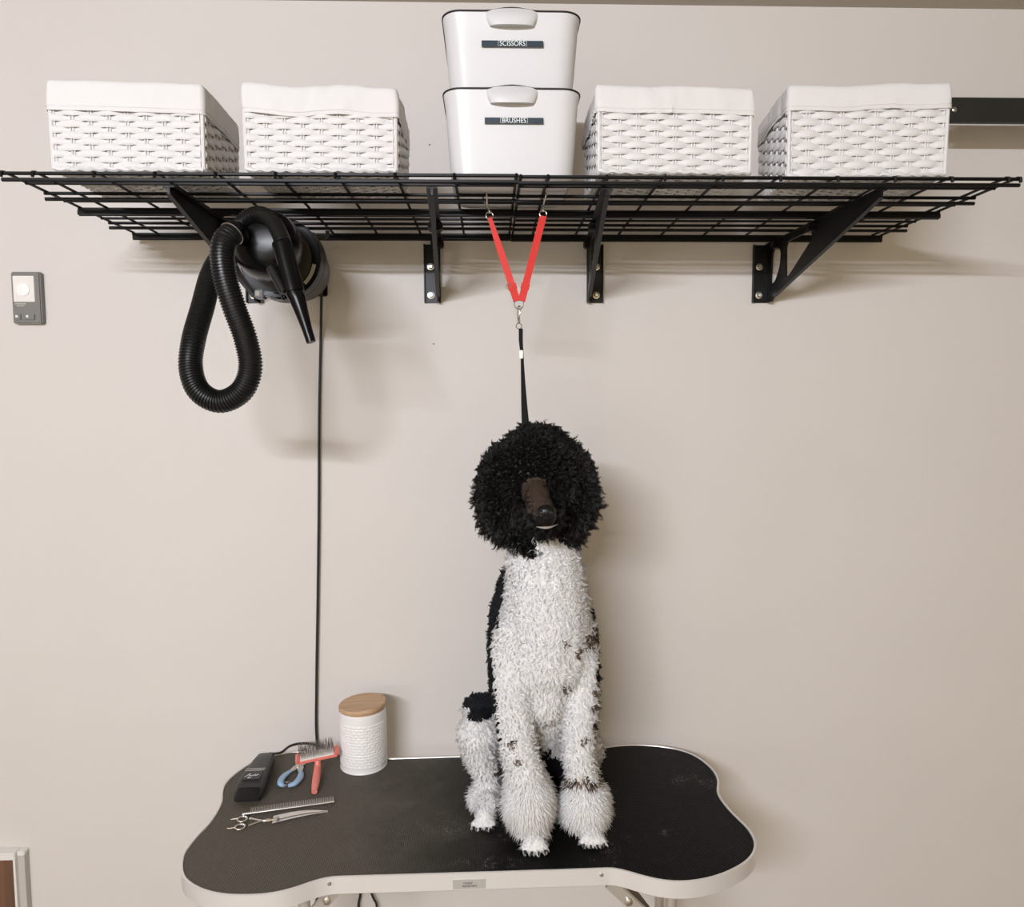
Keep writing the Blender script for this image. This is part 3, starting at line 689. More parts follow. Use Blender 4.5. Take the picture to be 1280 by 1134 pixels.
# curved scissors
s0 = T(279, 1034, tz); s1 = T(412, 1020, tz); sd_ = (s1-s0).normalized(); sn = Vector((-sd_.y, sd_.x, 0)); SL = (s1-s0).length
root = empty('grooming_scissors', s0.lerp(s1, .5)); tag(root, 'curved steel grooming scissors lying closed in front of the comb', 'scissors')
def S2(t, o, z=.004): return s0+sd_*SL*t+sn*o+Z_*z
piv = .50
for s_, zz in ((1, .0052), (-1, .0030)):
    b = MB(); out = []
    nn_ = 14; ring_list = []
    for i in range(nn_+1):
        t = piv-.04+(1-piv+.02)*i/nn_; f_ = i/nn_; cv = .014*math.sin(PI*f_*.75)+.002; wd = (.0115*(1-f_**2.2)+.0006)
        c_ = S2(t, cv+s_*wd*.35, zz); ring_list.append([c_+sn*wd*.75, c_+sn*wd*.2+Z_*.0012, c_-sn*wd*.75, c_-Z_*.0009])
    b.loft(ring_list); b.build('blade', M['bright_steel'], root)
    pp = smooth_path([S2(piv, .003*s_, zz), S2(piv-.10, .002-s_*.004, zz), S2(.30, s_*.005+.002, zz), S2(.235, s_*.013+.002, zz)], 6)
    b = MB(); b.tube(pp, .0024, 8); cc = S2(.165, s_*.0135+.002, zz)
    b.torus(cc, .0105, .0021, Z_, n=24, m_=8)
    if s_ > 0: b.tube([cc-sd_*.010+sn*.004, cc-sd_*.020+sn*.004, cc-sd_*.026+sn*.003], [.002, .0017, .0012], 8)
    else: b.tube([cc-sd_*.010, cc-sd_*.021-sn*.002, cc-sd_*.028-sn*.002+Z_*.001], [.002, .0017, .0012], 8)
    b.build('finger_handle', M['chrome'], root)
b = MB(); b.lathe([(.0052, 0), (.0052, .002), (.0035, .0032), (.0015, .0034)], S2(piv, .002, .0065), n=18); b.build('pivot_screw', M['steel'], root)

# ---------------------------------------------------------------- dryer
dc = P(350, 323, 1.66)
root = empty('pet_dryer', (dc.x, dc.y, dc.z-.10)); tag(root, 'black pet hair dryer with ribbed hose hanging under the shelf on the wall', 'hair dryer')
DRY = root
def Yl(prof, o, m_, name, par=root, n=56): 
    b = MB(); b.lathe(prof, o, axis='Y', n=n); return b.build(name, m_, par)
rD = .092
Yl([(rD*.86, .01), (rD*.97, .02), (rD, .035), (rD, .06), (rD*.94, .075), (rD*.80, .17), (rD*.5, .175)], dc, M['black_metal'], 'rear_casing')
Yl([(rD*.60, -.004), (rD*.93, .002), (rD*.945, .006), (rD*.94, .030)], dc, M['housing'], 'olive_casing')
Yl([(rD*.945, -.001), (rD*.985, -.002), (rD*1.0, .006), (rD*.99, .036)], dc, M['black_metal'], 'casing_rim')
dcf = dc+Vector((0, 0, 0))
pd = P(330, 302, 1.50); b = MB(); rg_ = []
for rr_, yy_ in ((.0, -.010), (.02, -.0095), (.038, -.007), (.052, -.001), (.061, .008), (.067, .020), (.071, .038), (.073, .06), (.073, .10), (.070, .14), (.066, .165)):
    f_ = min(1, max(0, yy_/.168)); c_ = pd.lerp(Vector((dc.x-.018, dc.y, dc.z+.014)), f_); yv = pd.y+yy_
    rg_.append([Vector((c_.x+max(rr_, .0005)*math.cos(2*PI*k/48), yv, c_.z+max(rr_, .0005)*math.sin(2*PI*k/48))) for k in range(48)])
b.loft(rg_); b.build('motor_dome', M['gloss_black'], root)
b = MB(); st = []
for i in range(9):
    a = R(-38+36*i/8-8); st.append((a))
vs = []; fs = []
for a in st:
    for rr_ in (rD*.885, rD*.80): vs.append(dc+Vector((rr_*math.cos(a), -.0015-.006*(1-rr_/rD), rr_*math.sin(a))))
b.add(vs, [(2*i, 2*i+1, 2*i+3, 2*i+2) for i in range(8)]); 
# give the sticker thickness
b2 = MB(); b2.loft([[vs[2*i]+Vector((0, -.0006, 0)), vs[2*i+1]+Vector((0, -.0006, 0)), vs[2*i+1]+Vector((0, .001, 0)), vs[2*i]+Vector((0, .001, 0))] for i in range(9)]); b2.build('rating_sticker', M['sticker'], root, smooth=False)
# latch below
lp = P(338, 369, 1.66); b = MB(); b.box(lp, (.062, .03, .013), rot=Matrix.Rotation(R(8), 4, 'Y'), bev=.003); b.box(lp+Vector((.02, 0, -.004)), (.03, .034, .016), bev=.005); b.box(lp+Vector((-.02, -.004, 0)), (.02, .03, .018), bev=.002)
b.build('latch', M['gloss_black'], root); 
b = MB(); b.box(lp+Vector((-.022, -.019, .001)), (.011, .003, .011), bev=.001); b.build('latch_buckle', M['sticker'], root)
# wall mount and hook
b = MB(); b.box((dc.x, -.006, dc.z+.01), (.07, .012, .10), bev=.003); b.box((dc.x, (dc.y+.17)/2, dc.z+.02), (.04, abs(dc.y+.17)+.02, .03)); b.build('wall_mount', M['black_metal'], root, smooth=False)
hk = P(398, 296, 1.80)
b = MB(); b.tube([hk+Vector((-.045, 0, .0)), hk+Vector((-.02, -.002, -.003)), hk+Vector((.014, 0, -.003)), hk+Vector((.022, 0, .004)), hk+Vector((.022, 0, .014))], .0048, 8); b.box(hk+Vector((-.03, .0, -.002)), (.05, .03, .020), bev=.003)
b.box(hk+Vector((-.05, .0, -.012)), (.03, .05, .05), bev=.004); b.build('cord_hook', M['housing'], root)
# hoses
def hose(path, r, name, pitch=.0058):
    pp = resample(smooth_path(path, 20), pitch/4); rs = [r*(1.0 if (i % 4) in (0, 1) else .90) for i in range(len(pp))]
    b = MB(); b.tube(pp, rs, 22); return b.build(name, M['hose'], root), pp
thick = [P(300, 318, 1.64), P(278, 322, 1.62), P(264, 345, 1.59), P(253, 385, 1.54), P(242, 425, 1.50), P(238.5, 460, 1.485), P(249, 489, 1.475), P(275, 502, 1.47), P(302, 489, 1.465), P(313, 460, 1.46), P(307, 424, 1.45), P(293, 385, 1.44), P(282, 350, 1.435), P(278, 320, 1.435), P(281, 302, 1.44), P(290, 292, 1.455)]
h_, hp_ = hose(thick, .0235, 'ribbed_hose')
e0, e1 = hp_[-1], hp_[-1]-hp_[-6]
b = MB(); b.torus(e0, .0232, .0014, e1, n=32); b.build('hose_ring', M['steel'], h_)
thin = [P(300, 292, 1.50), P(305, 276, 1.50), P(323, 268, 1.49), P(340, 276, 1.475), P(351, 296, 1.46), P(356, 312, 1.455)]
b = MB(); pe = smooth_path([e0-e1.normalized()*.004, e0+e1.normalized()*.012, P(300, 295, 1.49), P(302, 283, 1.505)], 6); b.tube(pe, [.0215-.004*i/(len(pe)-1) for i in range(len(pe))], 22); b.build('hose_elbow', M['gloss_black'], root)
hose(thin, .0165, 'ribbed_neck_hose', .0050)
n0, n1, n2, n3 = P(352, 303, 1.455), P(368, 366, 1.44), P(372, 374, 1.438), P(389, 428, 1.43)
b = MB(); b.tube(smooth_path([n0, n0.lerp(n1, .1), n0.lerp(n1, .5), n1], 4), [.0185]*2+[.0195]*9+[.0200, .0198], 26); han = b.build('nozzle_handle', M['gloss_black'], root)
sidev = Vector((.9, -.3, -.28)).normalized()
b = MB(); b.tube([n0+Vector((-.021, -.006, -.05)), n1+Vector((-.018, -.006, .0))], .009, 14); b.build('handle_grip', M['clipper_dark'], han)
b = MB(); b.tube([n1, n1.lerp(n2, .5), n2, n2.lerp(n3, .35), n2.lerp(n3, .7), n3], [.0165, .0165, .0160, .0125, .0100, .0092], 26); b.build('nozzle_tip', M['gloss_black'], root)
# power cord down the wall
cp = [P(399, 303, 1.82), P(401, 315, 1.88), P(402, 345, 1.93), P(401, 420, 1.968), P(399, 520, 1.970), P(398.5, 640, 1.970), P(397, 760, 1.970), P(395.5, 860, 1.970), P(396, 925, 1.970), P(405, 980, 1.971), P(440, 1060, 1.971), P(450, 1113, 1.971), P(448, 1140, 1.971), P(450, 1240, 1.971)]
b = MB(); b.tube(smooth_path(cp, 8), .0036, 8); b.build('power_cord', M['cord'], root)

# ---------------------------------------------------------------- red Y strap and black grooming loop
root = empty('hanging_strap', P(649, 379, 1.54)); tag(root, 'red nylon Y-shaped strap hanging from the wire shelf by two snap hooks', 'strap')
RZ = 1.54; rc_ = P(648.5, 380.5, RZ)
hooks = [(P(612, 272, 1.575), P(606, 249, 1.575), P(645.5, 374, RZ), P(637, 362, RZ)), (P(679, 270, 1.575), P(680, 250, 1.575), P(652.5, 374, RZ), P(657, 358, RZ))]
for i, (ht, hh_, rp, bk) in enumerate(hooks):
    pp = [ht.lerp(rp, t/10)+Vector((0, 0, 0)) for t in range(11)]
    b = MB(); sidev = X_.lerp(Y_*-1, .55 if i == 0 else .15)
    sides = .0135
    ws = [.009+.0055*min(1, t/4) if i == 0 else .0150 for t in range(11)]
    b.strap(pp, ws, .0018, X_ if i else Vector((1, -.2, 0)))
    st_ = b.build('strap_arm', M['red'], root, smooth=False)
    b = MB(); dd = (rp-ht).normalized(); q1 = bk; pos = ht.lerp(rp, .85); b.strap([pos-dd*.006, pos+dd*.006], .018, .005, X_); b.build('strap_slider', M['red'], st_, smooth=False)
    if i == 0:
        b = MB(); b.torus(pos+Vector((-.008, -.002, 0)), .005, .0009, Y_, n=16, m_=6); b.build('strap_ring', M['steel'], st_)
    b = MB(); b.strap([ht.lerp(rp, .99)-dd*.03, rp+dd*.004], .0155, .004, X_); b.build('folded_end', M['red'], st_, smooth=False)
    # snap hook
    b = MB(); top = Vector((hh_.x, hh_.y, shz+.004)); xj = .5
    b.torus(ht+Z_*.004, .0078, .0014, Vector((.2, -1, 0)), n=20, m_=6)
    pp = smooth_path([ht+Z_*.010, ht.lerp(top, .5), top+Vector((.004, -.006, -.006)), top+Vector((0, -.006, .002)), top+Vector((-.003, 0, .006)), top+Vector((-.004, .007, -.001)), top+Vector((-.003, .006, -.012)), top+Vector((0, .003, -.020))], 5)
    b.tube(pp, .0021, 8); b.ball(ht+Z_*.012, .0035, 10); b.build('snap_hook', M['chrome'], root)
b = MB(); b.torus(rc_, .0098, .0014, Y_, n=28, m_=8); b.build('ring', M['steel'], root)

root = empty('grooming_loop', P(655, 540, 1.53)); tag(root, 'black nylon leash running from the red strap\'s ring down to the dog\'s neck', 'leash')
b = MB(); a_ = rc_-Z_*.0098
pp = smooth_path([a_+Vector((-.003, -.004, -.004)), a_+Vector((-.001, -.005, .004)), a_+Vector((.002, 0, .005)), a_+Vector((.003, .004, -.004)), a_+Vector((.001, .003, -.016)), a_+Vector((0, 0, -.026))], 5)
b.tube(pp, .0017, 8); b.tube([a_+Vector((-.003, -.004, -.004)), a_+Vector((-.003, -.002, -.018)), a_+Vector((0, 0, -.026))], .0012, 6); b.ball(a_+Vector((0, 0, -.027)), .0035, 10); b.torus(a_+Vector((0, 0, -.036)), .006, .0012, Y_, n=16, m_=6)
b.build('snap_hook', M['chrome'], root)
sp = [P(651, 411, 1.54), P(651, 425, 1.54), P(652, 438, 1.54)]
b = MB(); b.strap(sp, [.0085, .0085, .007], .007, X_); b.build('folded_end', M['black_nylon'], root, smooth=False)
b = MB(); b.box(P(651.5, 443, 1.54), (.0075, .008, .018), bev=.001); b.build('crimp', M['steel'], root)
for sgn in (-1, 1):
    lo = [P(652.5, 436, 1.54), P(653, 455, 1.54), P(654+sgn*.6, 480, 1.538), P(655.5+sgn*1.6, 510, 1.535), P(657.5+sgn*2.6, 540, 1.53), P(659+sgn*8, 556, 1.53)]
    b = MB(); b.strap(lo, [.006, .007, .0075, .0080, .0085, .0085], .0016, X_); b.build('loop_strand', M['black_nylon'], root, smooth=False)

# ---------------------------------------------------------------- wall control and framed panel
root_p = P(33, 371, D); a0, a1 = P(10.5, 339, D), P(55, 405, D-.03)
x0, x1, z1, z0 = P(12.5, 338.5, D-.018).x, P(48, 371, D-.018).x, P(33, 338.5, D-.032).z, P(33, 404, D-.032).z
x1 = P(51, 371, D-.018).x
root = empty('timer_switch', ((x0+x1)/2, 0, z0)); tag(root, 'grey wall timer with cream dial window left of the dryer', 'thermostat')
w_, h_ = x1-x0, z1-z0; cx_, cz_ = (x0+x1)/2, (z0+z1)/2
b = MB(); b.box((cx_, -.009, cz_), (w_, .018, h_), bev=.003); b.build('case', M['grey_plastic'], root)
wx = cx_-w_*.06; wz = z1-h_*.33
b = MB(); b.box((wx, -.0185, wz), (w_*.72, .003, h_*.50), bev=.001); b.build('dial_window', M['cream'], root)
b = MB(); b.lathe([(.018, 0), (.017, .003), (.010, .0045), (0, .0048)], (wx-.001, -.0198, wz-.002), n=32, rot=Matrix.Rotation(R(90), 4, 'X')); b.build('dial', M['dial'], root)
for (fx, fw) in ((-.30, .20), (.06, .42)):
    b = MB(); b.box((cx_+w_*fx, -.0190, z0+h_*.13), (w_*fw, .005, h_*.11), bev=.001); b.build('button', M['grey_plastic'], root)
    b = MB(); b.box((cx_+w_*(fx-.03), -.0218, z0+h_*.14), (w_*.08, .001, h_*.045)); b.build('button_mark', M['cream'], root, smooth=False)
b = MB(); b.box((cx_-w_*.20, -.0184, z0+h_*.385), (w_*.38, .001, .0035)); b.box((cx_-w_*.20, -.0184, z0+h_*.345), (w_*.26, .001, .003)); b.build('printed_lines', M['sticker'], root, smooth=False)

dp = .03
xo = P(32, 1100, D-.02).x; zt_ = P(20, 1067, D-dp).z; x1 = P(19.5, 1090, D-dp).x; x0 = x1-.60
root = empty('wall_cabinet', ((x0+xo)/2, -dp/2, 0)); tag(root, 'white framed low wall cabinet with a brown panel at the bottom left corner', 'cabinet')
b = MB(); b.box(((x0+x1)/2, -dp/2-.001, zt_-.010), (x1-x0, dp, .020), bev=.002)
for xx in (x1-.003, x0+.003): b.box((xx, -dp/2-.001, (zt_-.020)/2), (.006, dp-.002, zt_-.020))
b.build('frame', [M['trim_white']], root, smooth=False)
b = MB(); b.box(((x1+xo)/2, -.0105, (zt_-.012)/2), (xo-x1, .019, zt_-.014)); b.build('side_panel', M['trim_grey'], root, smooth=False)
b = MB(); b.box(((x1+xo)/2, -.0115, zt_-.007), (xo-x1+.002, .021, .012), bev=.002); b.build('top_cap', M['trim_white'], root)
b = MB(); b.box(((x0+x1)/2, -dp/2-.002, (zt_-.020)/2), (x1-x0-.014, .018, zt_-.022)); b.build('panel', M['brown_wood'], root, smooth=False)
# small old screw holes in the wall
for (u, v, lb) in ((542, 430, 'small dark screw hole in the wall below a shelf bracket'), (537, 181, 'small dark screw hole in the wall left of the bins')):
    p = P(u, v, D); b = MB(); b.lathe([(.0022, 0), (.0022, .0006), (.0008, .0012)], (p.x, -.0002, p.z), n=10, rot=Matrix.Rotation(R(90), 4, 'X')); tag(b.build('wall_plug', M['leg_dark'], origin=(p.x, 0, p.z)), lb, 'screw plug')

# ---------------------------------------------------------------- the poodle
def G(u, v, Z, rp): p = P(u, v, Z); return (p, rp*Z/900)
def foot(u, v, r): p = T(u, v, TZ); return (Vector((p.x, p.y, TZ+r*.8)), r)
body = MB()
def cap(a, c, n=14):
    (p, r), (q, s_) = a, c; L = (q-p).length; st_ = max(2, int(L/(min(r, s_)*.35))+1)
    for i in range(st_+1): t = i/st_; body.ball(p.lerp(q, t), r+(s_-r)*t, n)
def chain(*cs):
    for a, c in zip(cs, cs[1:]): cap(a, c)
def wide(u, v, Z, rp, sc, rot=None): p, r = G(u, v, Z, rp); body.ball(p, r, 22, scale=sc, rot=rot)
# neck, chest, trunk, rump
chain(G(676, 640, 1.55, 40), G(680, 690, 1.545, 44), G(683, 730, 1.55, 50), G(683, 775, 1.56, 56), G(681, 815, 1.58, 61), G(680, 850, 1.62, 58), G(678, 890, 1.69, 54), G(675, 925, 1.76, 58))
wide(602, 884, 1.70, 21, (1.15, 1, .8)); wide(676, 950, 1.80, 62, (1.05, 1, .85)); wide(700, 700, 1.53, 22, (1, .8, 1)); wide(657, 705, 1.535, 22, (1, .8, 1))
wide(658, 800, 1.55, 40, (1, .9, 1.25)); wide(706, 800, 1.56, 39, (1, .9, 1.25))
wide(682, 760, 1.51, 34, (1.2, .7, 1.3)); wide(682, 860, 1.54, 33, (.9, .8, 1.35)); wide(680, 820, 1.53, 42, (1.1, .8, 1.1))
# flanks of the back showing past the chest
chain(G(658, 730, 1.62, 34), G(650, 765, 1.62, 38), G(647, 810, 1.63, 38), G(650, 870, 1.68, 37)); chain(G(708, 770, 1.62, 34), G(713, 800, 1.64, 35), G(709, 860, 1.68, 36))
# forelegs
fl = foot(668, 1062, .023); fr = foot(740, 1054, .023)
chain(G(640, 820, 1.545, 27), G(640, 850, 1.53, 27), G(643, 890, 1.52, 24), G(648, 930, 1.515, 22.5), G(657, 965, 1.515, 23), G(661, 1000, 1.51, 23), G(664, 1030, 1.50, 19), (fl[0]+Vector((0, .02, .012)), .020), fl)
chain(G(724, 825, 1.555, 25), G(726, 860, 1.545, 23), G(724, 900, 1.535, 21), G(723, 940, 1.53, 19.5), G(728, 975, 1.53, 19), G(731, 1005, 1.53, 19), G(734, 1030, 1.53, 18), (fr[0]+Vector((0, .02, .012)), .020), fr)
wide(661, 1000, 1.51, 31, (.98, .95, 1.25)); wide(731, 1003, 1.53, 30, (.98, .95, 1.2))
# hind legs: thigh to knee, shin to hock, foot flat
hl_ = foot(606, 1032, .021); hr_ = foot(712, 1025, .020)
chain(G(645, 930, 1.78, 42), G(612, 910, 1.68, 30), G(598, 916, 1.63, 26)); chain(G(598, 916, 1.63, 26), G(601, 945, 1.64, 20), G(610, 970, 1.64, 14), G(608, 1000, 1.63, 16), (hl_[0]+Vector((.01, .03, .02)), .022), hl_)
wide(606, 1000, 1.63, 21, (1, 1, .85))
chain(G(700, 930, 1.78, 40), G(728, 935, 1.70, 26), G(722, 960, 1.68, 20), G(712, 985, 1.67, 15), G(708, 1005, 1.64, 17), hr_)
# head
HZ = 1.50
chain(G(671, 600, 1.53, 50), G(671, 580, 1.53, 48)); wide(671, 600, 1.52, 58, (1.02, .85, .95)); wide(671, 583, 1.52, 46, (1.2, .9, .9))
for du in (-1, 1): wide(671+du*35, 588, 1.52, 32, (1, 1, 1)); wide(671+du*47, 622, 1.52, 26, (1, 1, 1.3))
for du in (-1, 1): wide(671+du*43, 632, 1.51, 27, (.95, 1.0, 1.45)); wide(671+du*46, 605, 1.52, 27, (1, 1, 1.2))
wide(655, 668, 1.53, 26, (1.2, .9, .7))
# muzzle
mz = [G(670, 612, 1.45, 16), G(673, 621, 1.425, 16), G(677, 632, 1.40, 15.5), G(680, 641, 1.375, 14)]
chain(*mz); chain(G(676, 640, 1.42, 17), G(681, 650, 1.385, 14)); chain(G(670, 600, 1.48, 18), mz[0]); wide(671, 643, 1.41, 17, (1, 1, .8)); wide(689, 642, 1.405, 13, (1, 1, .8)); wide(681, 646, 1.375, 13, (1.25, .8, .7))
# toes
def toes(ft, dirx, n=4, w_=.043):
    p, r = ft
    for i in range(n):
        o = (i/(n-1)-.5); q = p+Vector((o*w_+dirx*.01, -.020+abs(o)*.014, -r*.25)); body.ball(q, .0095, 12, scale=(.85, 1.25, .95)); yield q
tl_ = list(toes(fl, 0))+list(toes(fr, 0))+list(toes(hl_, -.3))+list(toes(hr_, 0))
org = Vector((P(676, 1000, 1.6).x, P(676, 1000, 1.6).y, TZ+.0025))
me = bpy.data.meshes.new('tmp'); me.from_pydata([v-org for v in body.v], [], body.f)
tmp = bpy.data.objects.new('tmp', me); COL.objects.link(tmp)
md = tmp.modifiers.new('r', 'REMESH'); md.mode = 'VOXEL'; md.voxel_size = .0055; md.use_smooth_shade = True
sm = tmp.modifiers.new('s', 'SMOOTH'); sm.factor = .5; sm.iterations = 6
bpy.context.view_layer.update()
bme = bpy.data.meshes.new_from_object(tmp.evaluated_get(bpy.context.evaluated_depsgraph_get()))
bpy.data.objects.remove(tmp)
bme.name = 'poodle_body'
dog = empty('poodle', org); tag(dog, 'black and white poodle sitting upright on the grooming table facing the camera', 'dog')
nv = len(bme.vertices); co = np.empty(nv*3); bme.vertices.foreach_get('co', co); co = co.reshape(-1, 3)
co[:, 2] = np.maximum(co[:, 2], 0.0); bme.vertices.foreach_set('co', co.ravel()); bme.update()
bme.calc_loop_triangles()
tri = np.empty(len(bme.loop_triangles)*3, int); bme.loop_triangles.foreach_get('vertices', tri); tri = tri.reshape(-1, 3)
vn = np.empty(nv*3); bme.vertices.foreach_get('normal', vn); vn = vn.reshape(-1, 3)
CAMn = np.array(CAM); fw = np.array(fwd); rt = np.array(r2); uu_ = np.array(u2); orgn = np.array(org)

# regions of the coat, measured on the dog in its own coordinates (x across, y back, z up from the table)
def lx(u, v, Z): return P(u, v, Z)-org
nose_p = np.array(mz[-1][0]-org)
head_c = np.array(P(671, 608, 1.52)-org)
def seg_dist(p, a, b_):
    a = np.array(a); b_ = np.array(b_); ab = b_-a; t = np.clip(((p-a)@ab)/(ab@ab), 0, 1); return np.linalg.norm(p-(a+t[:, None]*ab), axis=1), t
zc_neck = lx(676, 676, 1.53).z
def region(p, nrm_, r_=None):
    """0 white, 1 black, 2 slate clipped, 3 brown tinge, 4 muzzle, 5 head black"""
    n = len(p); r_ = rng.random(n) if r_ is None else r_
    out = np.zeros(n, int); jit = (r_-.5)
    # head
    nk = zc_neck+.010*np.sin(p[:, 0]*60)+jit*.012-.012*(p[:, 0] < lx(672, 0, 1.53).x)
    bib = (np.abs(p[:, 0]-lx(684, 676, 1.5).x) < .024) & (p[:, 1] > nose_p[1]+.10) & (p[:, 1] < head_c[1]+.05) & (p[:, 2] < lx(684, 668, 1.5).z) 
    out[(p[:, 2] > nk) & ~bib] = 5
    d_, t = seg_dist(p, mz[0][0]-org, mz[-1][0]-org)
    out[(d_ < .031) & (p[:, 1] < mz[0][0].y-org.y+.016) & (out == 5)] = 4
    out[(out == 4) & ((p[:, 2] < lx(0, 648, 1.38).z) | (p[:, 0] > lx(687, 0, 1.40).x+.004*np.sin(p[:, 2]*300)))] = 6
    # black back and flanks behind the shoulder
    trunk = out == 0
    yb = lx(0, 0, 1.575).y+jit*.012+.008*np.sin(p[:, 2]*45)
    hi = p[:, 2] > lx(0, 915, 1.6).z
    legz = p[:, 2]
    zk = [lx(0, v_, 1.54).z for v_ in (905, 880, 850, 818, 816, 797, 795, 760, 720, 695)]
    xk = [lx(u_, 0, 1.54).x for u_ in (623, 618, 614, 611, 603, 603, 621, 622, 627, 622)]
    xr = [lx(u_, 0, 1.54).x for u_ in (752, 750, 747, 752, 750, 750, 750, 752, 760, 760)]
    back = trunk & hi & ((p[:, 1] > yb) | ((p[:, 1] > lx(0, 0, 1.50).y) & ((p[:, 0] < np.interp(p[:, 2], zk, xk)+jit*.006) | (p[:, 0] > np.interp(p[:, 2], zk, xr)+jit*.006))))
    back |= trunk & (p[:, 1] > lx(0, 0, 1.585).y) & (p[:, 0] > lx(613, 0, 1.62).x) & (p[:, 0] < lx(650, 0, 1.62).x) & (p[:, 2] > lx(0, 930, 1.62).z)
    # keep knee pompom white
    kc = np.array(P(598, 918, 1.63)-org); dk = np.linalg.norm(p-kc, axis=1)
    back &= ~((dk < .066) & (p[:, 2] < kc[2]+.040+jit*.008) & (p[:, 0] < lx(616, 0, 1.62).x))
    out[back] = 2
    # belly and inner gap dark
    ing = (out == 0) & (p[:, 2] < lx(0, 905, 1.6).z) & (p[:, 1] > lx(0, 0, 1.60).y+jit*.01) & (p[:, 0] > lx(662, 0, 1.66).x) & (p[:, 0] < lx(708, 0, 1.66).x)
    ing &= ~((p[:, 0] > lx(686, 0, 1.66).x) & (p[:, 2] > lx(0, 950, 1.66).z))
    out[ing] = 2
    return out
spots = [(703, 800, 1.50, 5), (737, 800, 1.53, 7), (722, 815, 1.50, 4), (706, 858, 1.50, 3.5), (705, 850, 1.52, 4), (669, 832, 1.50, 3), (654, 801, 1.51, 3), (741, 880, 1.53, 5), (742, 905, 1.53, 4), (740, 860, 1.54, 4.5), (642, 925, 1.49, 4), (647, 953, 1.48, 3.5), (722, 978, 1.50, 3.5), (738, 982, 1.50, 4), (733, 975, 1.5, 4), (752, 975, 1.52, 6), (712, 977, 1.52, 4), (731, 925, 1.5, 3), (625, 955, 1.62, 5), (622, 968, 1.62, 4), (566, 918, 1.62, 3), (669, 900, 1.56, 4), (668, 1068, 1.48, 3), (750, 790, 1.54, 7), (751, 820, 1.55, 5)]
spc = [(np.array(P(u, v, Z)-org), r_*Z/900*1.3, Z) for u, v, Z, r_ in spots]
def add_spots(p, reg, r_):
    dirs = p+orgn-CAMn
    sc = dirs@fw; uu = 640+F*(dirs@rt)/sc; vv = 567-F*(dirs@uu_)/sc
    for c, rad, Z in spc:
        d_ = np.linalg.norm((p-c)*np.array([1, .35, 1]), axis=1)
        m_ = (reg == 0) & (d_ < rad*1.1*(.5+r_*.9)); reg[m_] = np.where(r_[m_] > .45, 3, 2)
    return reg
# body mesh face materials
fc = np.empty(len(bme.polygons)*3); bme.polygons.foreach_get('center', fc); fc = fc.reshape(-1, 3)
reg = region(fc, None, np.full(len(fc), .5))
bme.materials.clear()
for k in ('fur_white', 'fur_black', 'fur_slate', 'fur_brown', 'muzzle', 'fur_black', 'fur_black'): bme.materials.append(M[k])
bme.polygons.foreach_set('material_index', reg.astype(np.int32)); bme.polygons.foreach_set('use_smooth', [True]*len(bme.polygons))
bo = link('body', bme, dog, org)

